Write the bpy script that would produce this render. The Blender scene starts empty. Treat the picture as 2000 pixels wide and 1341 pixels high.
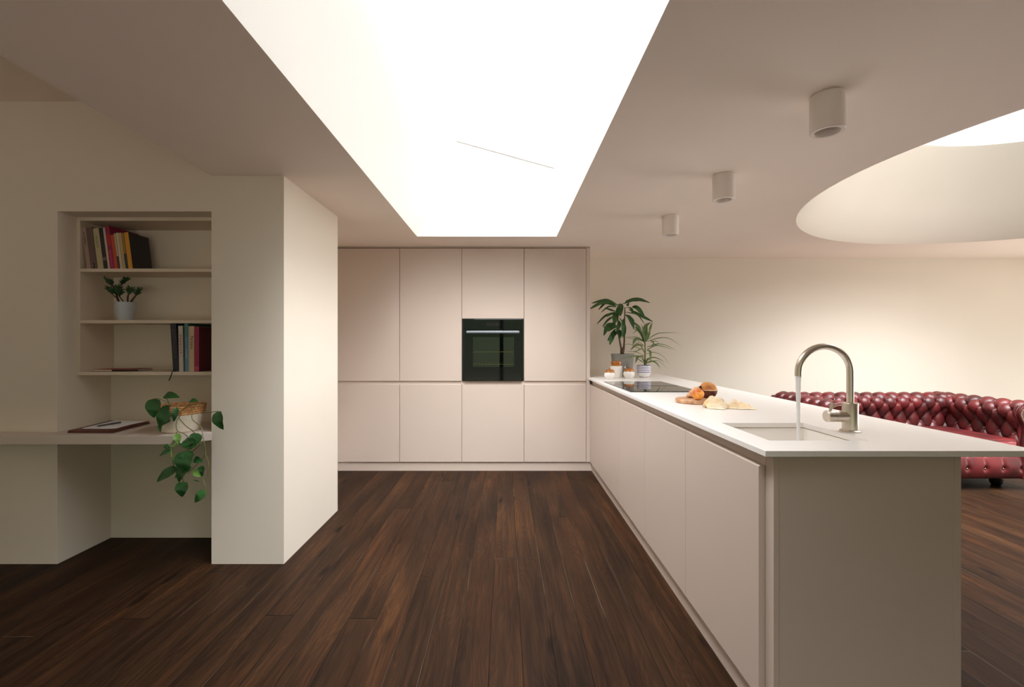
import bpy, bmesh, math, random
from mathutils import Vector, Matrix, noise
PI = math.pi
S = bpy.context.scene
COL = S.collection
random.seed(7)

# ------------------------------------------------------------------ camera, world, exposure
cd = bpy.data.cameras.new('camera'); cam = bpy.data.objects.new('camera', cd); COL.objects.link(cam)
cd.sensor_width = 36; cd.lens = 16.0; cd.shift_x = 13/2000; cd.shift_y = 0
cam.location = (0, 0, 1.23); cam.rotation_euler = (PI/2, 0, 0); cd.clip_start = 0.02
S.camera = cam
F = 16.0/36*2000
def P(px, py, Y):
    """pixel of the photograph at depth Y -> world point"""
    return Vector(((px-987)/F*Y, Y, 1.23-(py-670.5)/F*Y))

S.view_settings.view_transform = 'Standard'; S.view_settings.look = 'None'
S.view_settings.gamma = 1; S.view_settings.exposure = 0.07
S.cycles.use_denoising = True
S.cycles.max_bounces = 14; S.cycles.diffuse_bounces = 10; S.cycles.glossy_bounces = 6
S.cycles.transparent_max_bounces = 12
S.cycles.sample_clamp_indirect = 6

SKY = 12.3
BOOST_DIR = Vector((.10, -.80, .59)).normalized(); BOOST = 3.1
w = bpy.data.worlds.new('sky'); S.world = w; w.use_nodes = True
nt = w.node_tree; nt.nodes.clear()
o_ = nt.nodes.new('ShaderNodeOutputWorld'); bg = nt.nodes.new('ShaderNodeBackground')
tc = nt.nodes.new('ShaderNodeTexCoord'); sp = nt.nodes.new('ShaderNodeSeparateXYZ')
nt.links.new(tc.outputs['Generated'], sp.inputs[0])
mr = nt.nodes.new('ShaderNodeMapRange'); mr.inputs[1].default_value = -1; mr.inputs[2].default_value = 1
nt.links.new(sp.outputs['Z'], mr.inputs[0])
def wramp(stops):
    cr = nt.nodes.new('ShaderNodeValToRGB'); e = cr.color_ramp.elements
    e[0].position = stops[0][0]; e[0].color = stops[0][1]+(1,); e[1].position = stops[-1][0]; e[1].color = stops[-1][1]+(1,)
    for p_, c_ in stops[1:-1]: k = e.new(p_); k.color = c_+(1,)
    nt.links.new(mr.outputs[0], cr.inputs[0]); return cr
SKYUP = [(.66, (.085, .085, .084)), (.76, (.13, .13, .13)), (.86, (.415, .418, .424)), (.95, (.975, .98, 1.0)), (1, (.975, .98, 1.0))]
# shaded garden behind the camera; ground glow added below and at right for the ceiling; bright overcast overhead
garden = wramp([(0, (.12, .104, .087)), (.40, (.085, .078, .064)), (.47, (.014, .016, .010)), (.52, (.010, .014, .008)), (.6, (.016, .020, .012))]+SKYUP)
ground_fill = wramp([(0, (.72, .65, .58)), (.5, (.64, .60, .56)), (.58, (.20, .19, .175))]+SKYUP)
m1 = nt.nodes.new('ShaderNodeMapRange'); m1.interpolation_type = 'SMOOTHSTEP'; m1.inputs[1].default_value = 0.54; m1.inputs[2].default_value = 0.82
nt.links.new(sp.outputs['X'], m1.inputs[0])
mxw = nt.nodes.new('ShaderNodeMix'); mxw.data_type = 'RGBA'
nt.links.new(m1.outputs[0], mxw.inputs[0]); nt.links.new(garden.outputs[0], mxw.inputs[6]); nt.links.new(ground_fill.outputs[0], mxw.inputs[7])
nt.links.new(mxw.outputs[2], bg.inputs[0])
# added bright sky lobe behind the camera, lifts the cabinets and back wall
dt = nt.nodes.new('ShaderNodeVectorMath'); dt.operation = 'DOT_PRODUCT'; dt.inputs[1].default_value = BOOST_DIR
nt.links.new(tc.outputs['Generated'], dt.inputs[0])
m2 = nt.nodes.new('ShaderNodeMapRange'); m2.interpolation_type = 'SMOOTHSTEP'
m2.inputs[1].default_value = 0.45; m2.inputs[2].default_value = 0.95; m2.inputs[3].default_value = SKY; m2.inputs[4].default_value = SKY*BOOST
nt.links.new(dt.outputs['Value'], m2.inputs[0]); nt.links.new(m2.outputs[0], bg.inputs[1])
nt.links.new(bg.outputs[0], o_.inputs[0])

def portal(name, loc, rot, sx, sy):
    l = bpy.data.lights.new(name, 'AREA'); l.shape = 'RECTANGLE'; l.size = sx; l.size_y = sy
    l.cycles.is_portal = True
    o = bpy.data.objects.new(name, l); COL.objects.link(o); o.location = loc; o.rotation_euler = rot
    return o

# ------------------------------------------------------------------ dimensions
ZC = 2.165            # ceiling
ZH = 2.58             # higher ceiling at the left
YN = 2.54             # plane of the alcove wall
YNB = 2.885           # back of the alcove
XN0, XN1, XP = -2.50, -1.64, -1.236
YC = 4.39             # cabinet faces
YB = 4.99             # back wall
SKX0, SKX1, SKY0, SKY1 = -0.772, 0.447, 0.65, 3.977
SKTX, SKTZL, SKTZR = -0.438, 3.006, 2.769
RCX, RCY, RR, RR2, RZ = 3.72, 2.50, 1.79, 1.29, 2.87
YREAR, XR, XL = -3.2, 6.7, -4.2
YPE = 3.354
portal('portal_long', (0, (SKY0+SKY1)/2, 2.70), (0, 0, 0), 0.86, SKY1-SKY0)
portal('portal_round', (RCX, RCY, RZ-0.02), (0, 0, 0), 2*RR2, 2*RR2)
RW = (-2.8, 2.6, 0.0, 2.1)      # rear window x0,x1,z0,z1
SW = (1.9, 4.7, 0.02, 2.10)       # right window y0,y1,z0,z1
portal('portal_rear', ((RW[0]+RW[1])/2, YREAR+0.03, (RW[2]+RW[3])/2), (PI/2, 0, 0), RW[1]-RW[0], RW[3]-RW[2])
portal('portal_right', (XR-0.03, (SW[0]+SW[1])/2, (SW[2]+SW[3])/2), (0, PI/2, 0), SW[3]-SW[2], SW[1]-SW[0])

# ------------------------------------------------------------------ materials
def lin(c):
    return tuple(((v/255)/12.92 if v/255 <= 0.04045 else ((v/255+0.055)/1.055)**2.4) for v in c)+(1,)
class NG:
    def __init__(s, m): s.t = m.node_tree; s.b = s.t.nodes['Principled BSDF']
    def n(s, typ, **k):
        x = s.t.nodes.new(typ)
        for a, v in k.items(): setattr(x, a, v)
        return x
    def l(s, a, b): s.t.links.new(a, b)
    def math(s, op, a, b=None, c=None):
        x = s.n('ShaderNodeMath', operation=op)
        for i, v in enumerate((a, b, c)):
            if v is None: continue
            if isinstance(v, (int, float)): x.inputs[i].default_value = v
            else: s.l(v, x.inputs[i])
        return x.outputs[0]
def mat(name, rgb, rough=0.5, metal=0.0, vary=0.0, scale=8.0, bump=0.0, bscale=60.0, rgb2=None, coat=0.0, spec=0.5, sss=0):
    m = bpy.data.materials.new(name); m.use_nodes = True
    g = NG(m); b = g.b
    b.inputs['Roughness'].default_value = rough; b.inputs['Metallic'].default_value = metal
    b.inputs['Specular IOR Level'].default_value = spec
    b.inputs['Coat Weight'].default_value = coat
    c = lin(rgb)
    tcn = g.n('ShaderNodeTexCoord')
    nz = g.n('ShaderNodeTexNoise'); nz.inputs['Scale'].default_value = scale; nz.inputs['Detail'].default_value = 4
    g.l(tcn.outputs['Object'], nz.inputs['Vector'])
    mx = g.n('ShaderNodeMix', data_type='RGBA')
    c2 = lin(rgb2) if rgb2 else tuple(v*(1-vary) for v in c[:3])+(1,)
    mx.inputs[6].default_value = c; mx.inputs[7].default_value = c2
    rp = g.n('ShaderNodeMapRange'); rp.inputs[1].default_value = 0.35; rp.inputs[2].default_value = 0.65
    g.l(nz.outputs[0], rp.inputs[0]); g.l(rp.outputs[0], mx.inputs[0]); g.l(mx.outputs[2], b.inputs['Base Color'])
    if bump:
        n2 = g.n('ShaderNodeTexNoise'); n2.inputs['Scale'].default_value = bscale; n2.inputs['Detail'].default_value = 3
        g.l(tcn.outputs['Object'], n2.inputs['Vector'])
        bp = g.n('ShaderNodeBump'); bp.inputs['Strength'].default_value = bump; bp.inputs['Distance'].default_value = 0.002
        g.l(n2.outputs[0], bp.inputs['Height']); g.l(bp.outputs[0], b.inputs['Normal'])
    return m

M = {}
M['wall'] = mat('wall_paint', (228, 219, 205), 0.85, vary=0.02, scale=2, bump=0.08, bscale=40)
M['ceil'] = mat('ceiling_paint', (244, 231, 219), 0.85, vary=0.02, scale=2, bump=0.05, bscale=40)
M['shaft'] = mat('shaft_paint', (228, 225, 219), 0.8, vary=0.01, scale=2, bump=0.05)
M['cab'] = mat('cabinet_lacquer', (205, 189, 177), 0.42, vary=0.01, scale=3, bump=0.02, bscale=200)
M['cabin'] = mat('cabinet_carcass', (178, 163, 150), 0.5, vary=0.02)
M['top'] = mat('white_quartz', (240, 236, 232), 0.28, vary=0.025, scale=90)
M['sink'] = mat('sink_composite', (246, 242, 237), 0.35, vary=0.01)
M['shelf'] = mat('shelf_paint', (222, 208, 190), 0.6, vary=0.01)
M['desk'] = mat('desk_laminate', (214, 202, 192), 0.45, vary=0.01)
M['blackglass'] = mat('black_glass', (10, 10, 11), 0.04, vary=0.0, spec=0.45)
M['ovenblack'] = mat('oven_enamel', (20, 19, 19), 0.22, vary=0.05)
M['gap'] = mat('shadow_gap_seal', (60, 50, 48), 0.7, vary=0.1)
M['handle'] = mat('blue_steel', (170, 176, 196), 0.3, 0.9, vary=0.03)
M['brass'] = mat('rack_wire', (190, 170, 90), 0.35, 0.6, vary=0.05)
M['steel'] = mat('brushed_nickel', (222, 212, 198), 0.34, 1.0, vary=0.04, scale=40)
M['lampw'] = mat('white_plaster_lamp', (232, 222, 214), 0.6, vary=0.02)
M['lampin'] = mat('lamp_reflector', (150, 138, 130), 0.4, vary=0.05)
M['leather'] = mat('oxblood_leather', (100, 28, 29), 0.42, rgb2=(62, 21, 21), scale=7, bump=0.25, bscale=90)
M['leatherworn'] = mat('worn_leather', (150, 60, 64), 0.4, rgb2=(176, 110, 108), scale=35, bump=0.3, bscale=90)
M['leatherdk'] = mat('dark_leather_trim', (74, 26, 26), 0.35, rgb2=(52, 20, 20), scale=12, bump=0.2)
M['brassnail'] = mat('brass_nail', (176, 152, 110), 0.35, 0.9, vary=0.1)
M['foot'] = mat('dark_foot_wood', (26, 18, 15), 0.5, vary=0.2)
M['leaf'] = mat('dracaena_leaf', (58, 100, 46), 0.42, rgb2=(36, 74, 34), scale=14)
M['leaf2'] = mat('spider_leaf', (86, 118, 62), 0.45, rgb2=(112, 118, 74), scale=18)
M['pothos'] = mat('pothos_leaf', (48, 98, 44), 0.35, rgb2=(30, 72, 34), scale=10)
M['pothos_lt'] = mat('pothos_young_leaf', (120, 158, 78), 0.4, rgb2=(98, 144, 62), scale=10)
M['vine'] = mat('green_vine', (132, 138, 70), 0.5, rgb2=(84, 84, 40), scale=14)
M['stem'] = mat('brown_stem', (112, 88, 60), 0.7, rgb2=(82, 62, 44), scale=30, bump=0.4)
M['soil'] = mat('potting_soil', (56, 42, 32), 0.95, vary=0.5, scale=60, bump=1, bscale=90)
M['succ'] = mat('succulent_leaf', (50, 92, 48), 0.4, rgb2=(34, 66, 36), scale=25)
M['succstem'] = mat('succulent_stem', (92, 58, 38), 0.7, rgb2=(62, 40, 28), scale=30)
M['potgrey'] = mat('grey_concrete_pot', (158, 158, 152), 0.7, rgb2=(140, 142, 138), scale=7, bump=0.1)
M['potblue'] = mat('pale_blue_glaze', (190, 198, 208), 0.35, vary=0.03)
M['ceramic'] = mat('white_ceramic', (238, 234, 226), 0.2, vary=0.02, coat=0.3)
M['amber'] = mat('amber_glaze', (192, 122, 52), 0.2, rgb2=(160, 92, 34), scale=20, coat=0.4)
M['wood'] = mat('board_wood', (204, 156, 116), 0.5, rgb2=(182, 130, 90), scale=12)
M['crust'] = mat('bread_crust', (214, 150, 78), 0.75, rgb2=(178, 108, 58), scale=30, bump=0.6, bscale=120)
M['crustdk'] = mat('dark_bread_crust', (122, 74, 54), 0.8, rgb2=(84, 48, 38), scale=40, bump=0.8, bscale=120)
M['crumb'] = mat('bread_crumb', (232, 196, 158), 0.85, vary=0.1, scale=60, bump=0.6)
M['crumb2'] = mat('torn_bread', (226, 176, 136), 0.85, rgb2=(190, 138, 98), scale=30, bump=0.6)
M['cloth'] = mat('cream_cloth', (252, 240, 222), 0.9, rgb2=(248, 222, 176), scale=22, bump=0.4, bscale=220)
M['leather_br'] = mat('brown_folio_leather', (108, 60, 48), 0.5, rgb2=(86, 44, 36), scale=14, bump=0.3)
M['paper'] = mat('white_paper', (242, 243, 247), 0.8, vary=0.01)
M['pages'] = mat('book_pages', (222, 208, 184), 0.9, vary=0.08, scale=100)
M['pen'] = mat('grey_pen', (92, 94, 98), 0.35, 0.3, vary=0.05)
M['rednote'] = mat('red_notebook', (184, 78, 60), 0.5, rgb2=(126, 50, 42), scale=12)
M['darkedge'] = mat('dark_notebook_edge', (50, 28, 26), 0.6, vary=0.1)
M['framed'] = mat('window_seal', (120, 116, 112), 0.5, vary=0.05)
M['framegrey'] = mat('window_frame_grey', (60, 60, 62), 0.4, vary=0.05)
M['drain'] = mat('drain_steel', (150, 146, 140), 0.3, 1.0, vary=0.05)

def glass_mat(name, refl=0.06, tint=(1, 1, 1)):
    m = bpy.data.materials.new(name); m.use_nodes = True; t = m.node_tree; t.nodes.clear()
    o = t.nodes.new('ShaderNodeOutputMaterial'); mx = t.nodes.new('ShaderNodeMixShader')
    a = t.nodes.new('ShaderNodeBsdfTransparent'); a.inputs[0].default_value = tuple(tint)+(1,)
    b = t.nodes.new('ShaderNodeBsdfGlossy'); b.inputs['Roughness'].default_value = 0.02
    mx.inputs[0].default_value = refl
    t.links.new(a.outputs[0], mx.inputs[1]); t.links.new(b.outputs[0], mx.inputs[2]); t.links.new(mx.outputs[0], o.inputs[0])
    return m
M['glass'] = glass_mat('window_glass', 0.04)
M['ovenglass'] = glass_mat('oven_glass', 0.08, (0.55, 0.58, 0.52))

def water_mat():
    m = bpy.data.materials.new('running_water'); m.use_nodes = True; t = m.node_tree; t.nodes.clear()
    o = t.nodes.new('ShaderNodeOutputMaterial'); mx = t.nodes.new('ShaderNodeMixShader'); m2 = t.nodes.new('ShaderNodeMixShader')
    a = t.nodes.new('ShaderNodeBsdfTransparent'); b = t.nodes.new('ShaderNodeBsdfGlossy'); b.inputs['Roughness'].default_value = 0.08
    d = t.nodes.new('ShaderNodeBsdfDiffuse'); tr = t.nodes.new('ShaderNodeBsdfTranslucent'); m3 = t.nodes.new('ShaderNodeMixShader')
    d.inputs[0].default_value = (0.95, 0.95, 0.95, 1); tr.inputs[0].default_value = (0.97, 0.97, 0.97, 1)
    m3.inputs[0].default_value = 0.5; t.links.new(d.outputs[0], m3.inputs[1]); t.links.new(tr.outputs[0], m3.inputs[2])
    nz = t.nodes.new('ShaderNodeTexNoise'); nz.inputs['Scale'].default_value = 30
    mr_ = t.nodes.new('ShaderNodeMapRange'); mr_.inputs[3].default_value = 0.85; mr_.inputs[4].default_value = 1.0
    t.links.new(nz.outputs[0], mr_.inputs[0]); t.links.new(mr_.outputs[0], mx.inputs[0])
    t.links.new(a.outputs[0], mx.inputs[1]); t.links.new(m3.outputs[0], mx.inputs[2])
    m2.inputs[0].default_value = 0.12
    t.links.new(mx.outputs[0], m2.inputs[1]); t.links.new(b.outputs[0], m2.inputs[2]); t.links.new(m2.outputs[0], o.inputs[0])
    return m
M['water'] = water_mat()

def floor_mat():
    m = bpy.data.materials.new('stained_floorboards'); m.use_nodes = True; g = NG(m)
    geo = g.n('ShaderNodeNewGeometry'); s = g.n('ShaderNodeSeparateXYZ'); g.l(geo.outputs['Position'], s.inputs[0])
    X, Y = s.outputs[0], s.outputs[1]
    W = 0.128
    u = g.math('DIVIDE', g.math('ADD', X, 20.03), W)
    pid = g.math('FLOOR', u); fr = g.math('FRACT', u)
    wn = g.n('ShaderNodeTexWhiteNoise', noise_dimensions='1D'); g.l(pid, wn.inputs['W']); r1 = wn.outputs['Value']
    v = g.math('DIVIDE', g.math('ADD', Y, g.math('MULTIPLY', r1, 37.0)), 4.6)
    bid = g.math('FLOOR', v); bf = g.math('FRACT', v)
    wn2 = g.n('ShaderNodeTexWhiteNoise', noise_dimensions='2D')
    cv = g.n('ShaderNodeCombineXYZ'); g.l(pid, cv.inputs[0]); g.l(bid, cv.inputs[1]); g.l(cv.outputs[0], wn2.inputs['Vector'])
    r2 = wn2.outputs['Value']
    def tex(sx, sy, det, dist=0.0, typ='ShaderNodeTexNoise'):
        c = g.n('ShaderNodeCombineXYZ')
        g.l(g.math('MULTIPLY', X, sx), c.inputs[0]); g.l(g.math('MULTIPLY', Y, sy), c.inputs[1]); g.l(g.math('MULTIPLY', r2, 50.0), c.inputs[2])
        t = g.n(typ); t.inputs['Scale'].default_value = 1
        if typ == 'ShaderNodeTexNoise':
            t.inputs['Detail'].default_value = det; t.inputs['Distortion'].default_value = dist
        g.l(c.outputs[0], t.inputs['Vector']); return t
    blotch = tex(7, 1.1, 3).outputs[0]
    streak = tex(45, 1.6, 5, 0.6).outputs[0]
    # cathedral grain: distorted bands
    warp = tex(9, 1.3, 2, 0.4).outputs[0]
    band = g.math('SINE', g.math('MULTIPLY', g.math('ADD', g.math('MULTIPLY', warp, 1.0), g.math('MULTIPLY', X, 2.2)), 110.0))
    fine = tex(230, 9, 3).outputs[0]
    kn = tex(7.5, 2.1, 0, typ='ShaderNodeTexVoronoi').outputs['Distance']
    knot = g.n('ShaderNodeMapRange'); knot.inputs[1].default_value = 0.05; knot.inputs[2].default_value = 0.17; knot.inputs[3].default_value = 1; knot.inputs[4].default_value = 0
    g.l(kn, knot.inputs[0])
    kmask = g.n('ShaderNodeMapRange'); kmask.inputs[1].default_value = 0.40; kmask.inputs[2].default_value = 0.5
    g.l(tex(3.1, 0.9, 1).outputs[0], kmask.inputs[0])
    knotf = g.math('MULTIPLY', knot.outputs[0], kmask.outputs[0])
    ramp = g.n('ShaderNodeValToRGB'); q = ramp.color_ramp.elements
    q[0].position = 0.22; q[0].color = lin((35, 24, 18)); q[1].position = 0.80; q[1].color = lin((98, 66, 43))
    k = q.new(0.42); k.color = lin((53, 36, 26)); k = q.new(0.58); k.color = lin((69, 47, 33))
    val = g.math('ADD', g.math('MULTIPLY', blotch, 0.72), g.math('MULTIPLY', streak, 0.55))
    val = g.math('ADD', val, g.math('MULTIPLY', g.math('SUBTRACT', r2, 0.5), 0.10))
    val = g.math('ADD', val, g.math('MULTIPLY', band, 0.042))
    val = g.math('ADD', val, g.math('MULTIPLY', g.math('SUBTRACT', fine, 0.5), 0.26))
    val = g.math('ADD', val, -0.135)
    val = g.math('SUBTRACT', val, g.math('MULTIPLY', knotf, 0.40))
    g.l(val, ramp.inputs[0])
    # reddish tint per patch
    hs = g.n('ShaderNodeMix', data_type='RGBA', blend_type='MULTIPLY'); hs.inputs[0].default_value = 1
    red = g.n('ShaderNodeMix', data_type='RGBA'); red.inputs[6].default_value = (1, 1, 1, 1); red.inputs[7].default_value = (1.08, 0.95, 0.86, 1)
    rm = g.n('ShaderNodeMapRange'); rm.inputs[1].default_value = 0.45; rm.inputs[2].default_value = 0.7
    g.l(tex(5, 0.8, 2).outputs[0], rm.inputs[0]); g.l(rm.outputs[0], red.inputs[0])
    g.l(ramp.outputs[0], hs.inputs[6]); g.l(red.outputs[2], hs.inputs[7])
    # joints
    dj = g.math('MINIMUM', fr, g.math('SUBTRACT', 1.0, fr))
    j1 = g.n('ShaderNodeMapRange'); j1.inputs[1].default_value = 0.006; j1.inputs[2].default_value = 0.018; j1.inputs[3].default_value = 1; j1.inputs[4].default_value = 0
    g.l(dj, j1.inputs[0])
    de = g.math('MINIMUM', bf, g.math('SUBTRACT', 1.0, bf))
    j2 = g.n('ShaderNodeMapRange'); j2.inputs[1].default_value = 0.0004; j2.inputs[2].default_value = 0.001; j2.inputs[3].default_value = 1; j2.inputs[4].default_value = 0
    g.l(de, j2.inputs[0])
    jt = g.math('MAXIMUM', j1.outputs[0], j2.outputs[0])
    jm = g.n('ShaderNodeMix', data_type='RGBA'); g.l(g.math('MULTIPLY', jt, 0.8), jm.inputs[0]); g.l(hs.outputs[2], jm.inputs[6])
    # some joints are pale
    dm = g.n('ShaderNodeMapRange'); dm.inputs[1].default_value = 0.58; dm.inputs[2].default_value = 0.64
    g.l(tex(1.5, 1.4, 2).outputs[0], dm.inputs[0])
    dc = g.n('ShaderNodeMix', data_type='RGBA'); dc.inputs[6].default_value = lin((24, 17, 14)); dc.inputs[7].default_value = lin((120, 108, 96))
    g.l(dm.outputs[0], dc.inputs[0]); g.l(dc.outputs[2], jm.inputs[7])
    dk = g.n('ShaderNodeMix', data_type='RGBA', blend_type='MULTIPLY'); dk.inputs[0].default_value = 1; dk.inputs[7].default_value = (.56, .54, .47, 1)
    g.l(jm.outputs[2], dk.inputs[6]); g.l(dk.outputs[2], g.b.inputs['Base Color'])
    rr = g.n('ShaderNodeMapRange'); rr.inputs[3].default_value = 0.42; rr.inputs[4].default_value = 0.62
    g.l(streak, rr.inputs[0]); g.l(rr.outputs[0], g.b.inputs['Roughness'])
    g.b.inputs['Specular IOR Level'].default_value = 0.08
    bp = g.n('ShaderNodeBump'); bp.inputs['Strength'].default_value = 0.35; bp.inputs['Distance'].default_value = 0.002
    hh = g.math('SUBTRACT', g.math('ADD', g.math('MULTIPLY', fine, 0.5), g.math('MULTIPLY', band, 0.12)), g.math('MULTIPLY', jt, 1.2))
    g.l(hh, bp.inputs['Height']); g.l(bp.outputs[0], g.b.inputs['Normal'])
    return m
M['floor'] = floor_mat()

# ------------------------------------------------------------------ mesh helpers
def bx(bm, x0, x1, y0, y1, z0, z1):
    v = [bm.verts.new(p) for p in ((x0,y0,z0),(x1,y0,z0),(x1,y1,z0),(x0,y1,z0),(x0,y0,z1),(x1,y0,z1),(x1,y1,z1),(x0,y1,z1))]
    for f in ((0,3,2,1),(4,5,6,7),(0,1,5,4),(1,2,6,5),(2,3,7,6),(3,0,4,7)): bm.faces.new([v[i] for i in f])
def box(*a):
    bm = bmesh.new(); bx(bm, *a); return bm
def quad(bm, *pts):
    return bm.faces.new([bm.verts.new(p) for p in pts])
def lathe(bm, prof, c=(0,0,0), seg=32, axis='z', cap=True):
    c = Vector(c); rings = []
    for r, h in prof:
        ring = []
        for i in range(seg):
            a = 2*PI*i/seg
            if axis == 'z': p = Vector((r*math.cos(a), r*math.sin(a), h))
            elif axis == 'x': p = Vector((h, r*math.cos(a), r*math.sin(a)))
            else: p = Vector((r*math.sin(a), h, r*math.cos(a)))
            ring.append(bm.verts.new(c+p))
        rings.append(ring)
    for a, b in zip(rings, rings[1:]):
        for i in range(seg):
            j = (i+1) % seg; bm.faces.new((a[i], a[j], b[j], b[i]))
    if cap:
        for r_ in (rings[0], rings[-1]):
            try: bm.faces.new(r_)
            except Exception: pass
    return bm
def catmull(pts, n=6):
    pts = [Vector(p) for p in pts]
    if len(pts) < 3: return [pts[0].lerp(pts[-1], i/n) for i in range(n+1)]
    q = [2*pts[0]-pts[1]]+pts+[2*pts[-1]-pts[-2]]; out = []
    for i in range(1, len(q)-2):
        for k in range(n):
            t = k/n; a, b, c, d = q[i-1], q[i], q[i+1], q[i+2]
            out.append(0.5*((2*b)+(c-a)*t+(2*a-5*b+4*c-d)*t*t+(3*b-a-3*c+d)*t**3))
    out.append(pts[-1]); return out
def tube(bm, pts, r, seg=10, cap=True):
    pts = [Vector(p) for p in pts]; n = len(pts)
    rs = r if isinstance(r, (list, tuple)) else [r]*n
    if len(rs) == 2 and n > 2: rs = [rs[0]+(rs[1]-rs[0])*i/(n-1) for i in range(n)]
    t0 = (pts[1]-pts[0]).normalized(); up = Vector((0, 0, 1)) if abs(t0.z) < 0.9 else Vector((1, 0, 0))
    nrm = (up - t0*up.dot(t0)).normalized(); rings = []
    for i in range(n):
        t = (pts[min(i+1, n-1)]-pts[max(i-1, 0)]).normalized()
        nrm = (nrm - t*nrm.dot(t)); nrm = nrm.normalized() if nrm.length > 1e-6 else t.orthogonal().normalized()
        bn = t.cross(nrm)
        rings.append([bm.verts.new(pts[i]+rs[i]*(math.cos(2*PI*k/seg)*nrm+math.sin(2*PI*k/seg)*bn)) for k in range(seg)])
    for a, b in zip(rings, rings[1:]):
        for k in range(seg):
            j = (k+1) % seg; bm.faces.new((a[k], a[j], b[j], b[k]))
    if cap: bm.faces.new(rings[0][::-1]); bm.faces.new(rings[-1])
    return bm
def prism(bm, poly, z0, z1):
    a = [bm.verts.new((x, y, z0)) for x, y in poly]; b = [bm.verts.new((x, y, z1)) for x, y in poly]
    bm.faces.new(a[::-1]); bm.faces.new(b)
    n = len(poly)
    for i in range(n):
        j = (i+1) % n; bm.faces.new((a[i], a[j], b[j], b[i]))
    return bm
def wloc(o):
    v = Vector((0, 0, 0))
    while o: v += o.location; o = o.parent
    return v
def obj(name, bm, m, parent=None, bevel=0, smooth=False, local=False, origin=None, seg=2, flip=None):
    if not local:
        if parent: bmesh.ops.translate(bm, verts=bm.verts, vec=-wloc(parent))
        elif origin: bmesh.ops.translate(bm, verts=bm.verts, vec=-Vector(origin))
    if flip is None: bmesh.ops.recalc_face_normals(bm, faces=bm.faces)
    me = bpy.data.meshes.new(name); bm.to_mesh(me); bm.free()
    me.materials.append(M[m] if isinstance(m, str) else m)
    if smooth:
        for p in me.polygons: p.use_smooth = True
    o = bpy.data.objects.new(name, me); COL.objects.link(o)
    if parent: o.parent = parent
    elif origin: o.location = origin
    if bevel:
        b = o.modifiers.new('bevel', 'BEVEL'); b.width = bevel; b.segments = seg; b.limit_method = 'ANGLE'; b.angle_limit = 0.6
    if smooth == 'auto':
        me.set_sharp_from_angle(angle=0.6)
    return o
def tag(o, label=None, cat=None, group=None, kind=None):
    if label: o['label'] = label
    if cat: o['category'] = cat
    if group: o['group'] = group
    if kind: o['kind'] = kind
    return o
def thing(name, loc, label, cat, group=None):
    o = bpy.data.objects.new(name, None); COL.objects.link(o); o.location = loc; o.empty_display_size = 0.05
    return tag(o, label, cat, group)
def struct(name, bm, m, label=None, flip=None):
    o = obj(name, bm, m, flip=flip); o['kind'] = 'structure'
    if label: o['label'] = label
    return o

# ------------------------------------------------------------------ room shell
struct('floor', box(XL, XR, YREAR, YB+0.1, -0.05, 0), 'floor')
bm = bmesh.new()
outer = [(XN1, YREAR), (XR, YREAR), (XR, YB), (XN1, YB)]
NS = 96
circ = [(RCX+RR*math.cos(2*PI*i/NS), RCY+RR*math.sin(2*PI*i/NS)) for i in range(NS)]
rect = [(SKX0, SKY0), (SKX1, SKY0), (SKX1, SKY1), (SKX0, SKY1)]
ed = []
for loop in (outer, circ, rect):
    vs = [bm.verts.new((x, y, ZC)) for x, y in loop]
    ed += [bm.edges.new((vs[i], vs[(i+1) % len(vs)])) for i in range(len(vs))]
bmesh.ops.triangle_fill(bm, use_beauty=True, edges=ed, use_dissolve=False)
struct('ceiling', bm, 'ceil')
struct('ceiling', box(XL, XN1, YREAR, YN, ZH, ZH+0.05), 'ceil')
struct('trim_1', box(XN1, XN1+0.05, YREAR, YN, ZC+0.001, ZH+0.05), 'ceil')
# long roof light shaft (left side splayed)
bm = bmesh.new()
A = (SKX0, SKY0, ZC); B = (SKX0, SKY1, ZC); C = (SKX1, SKY1, ZC); D = (SKX1, SKY0, ZC)
A2 = (SKTX, SKY0, SKTZL); B2 = (SKTX, SKY1, SKTZL); C2 = (SKX1, SKY1, SKTZR); D2 = (SKX1, SKY0, SKTZR)
quad(bm, A, B, B2, A2); quad(bm, B, C, C2, B2); quad(bm, C, D, D2, C2); quad(bm, D, A, A2, D2)
struct('ceiling_shaft', bm, 'shaft')
bm = bmesh.new(); quad(bm, A2, B2, C2, D2)
w1 = struct('window_1', bm, 'glass')
bm = bmesh.new()
d_ = Vector((SKX1-SKTX, 0, SKTZR-SKTZL)); dn = d_.normalized(); nz_ = Vector((-dn.z, 0, dn.x))
a0 = Vector((SKTX+0.012, SKY1-0.006, SKTZL-0.012)); a1 = Vector((SKX1-0.02, SKY1-0.006, SKTZR-0.012))
vs = [bm.verts.new(p) for p in (a0, a1, a1+nz_*0.006, a0+nz_*0.006, a0+Vector((0,.005,0)), a1+Vector((0,.005,0)), a1+nz_*0.006+Vector((0,.005,0)), a0+nz_*0.006+Vector((0,.005,0)))]
for f in ((0,1,2,3),(4,7,6,5),(0,4,5,1),(3,2,6,7),(0,3,7,4),(1,5,6,2)): bm.faces.new([vs[i] for i in f])
obj('window_seal', bm, 'framed', w1)
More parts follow.
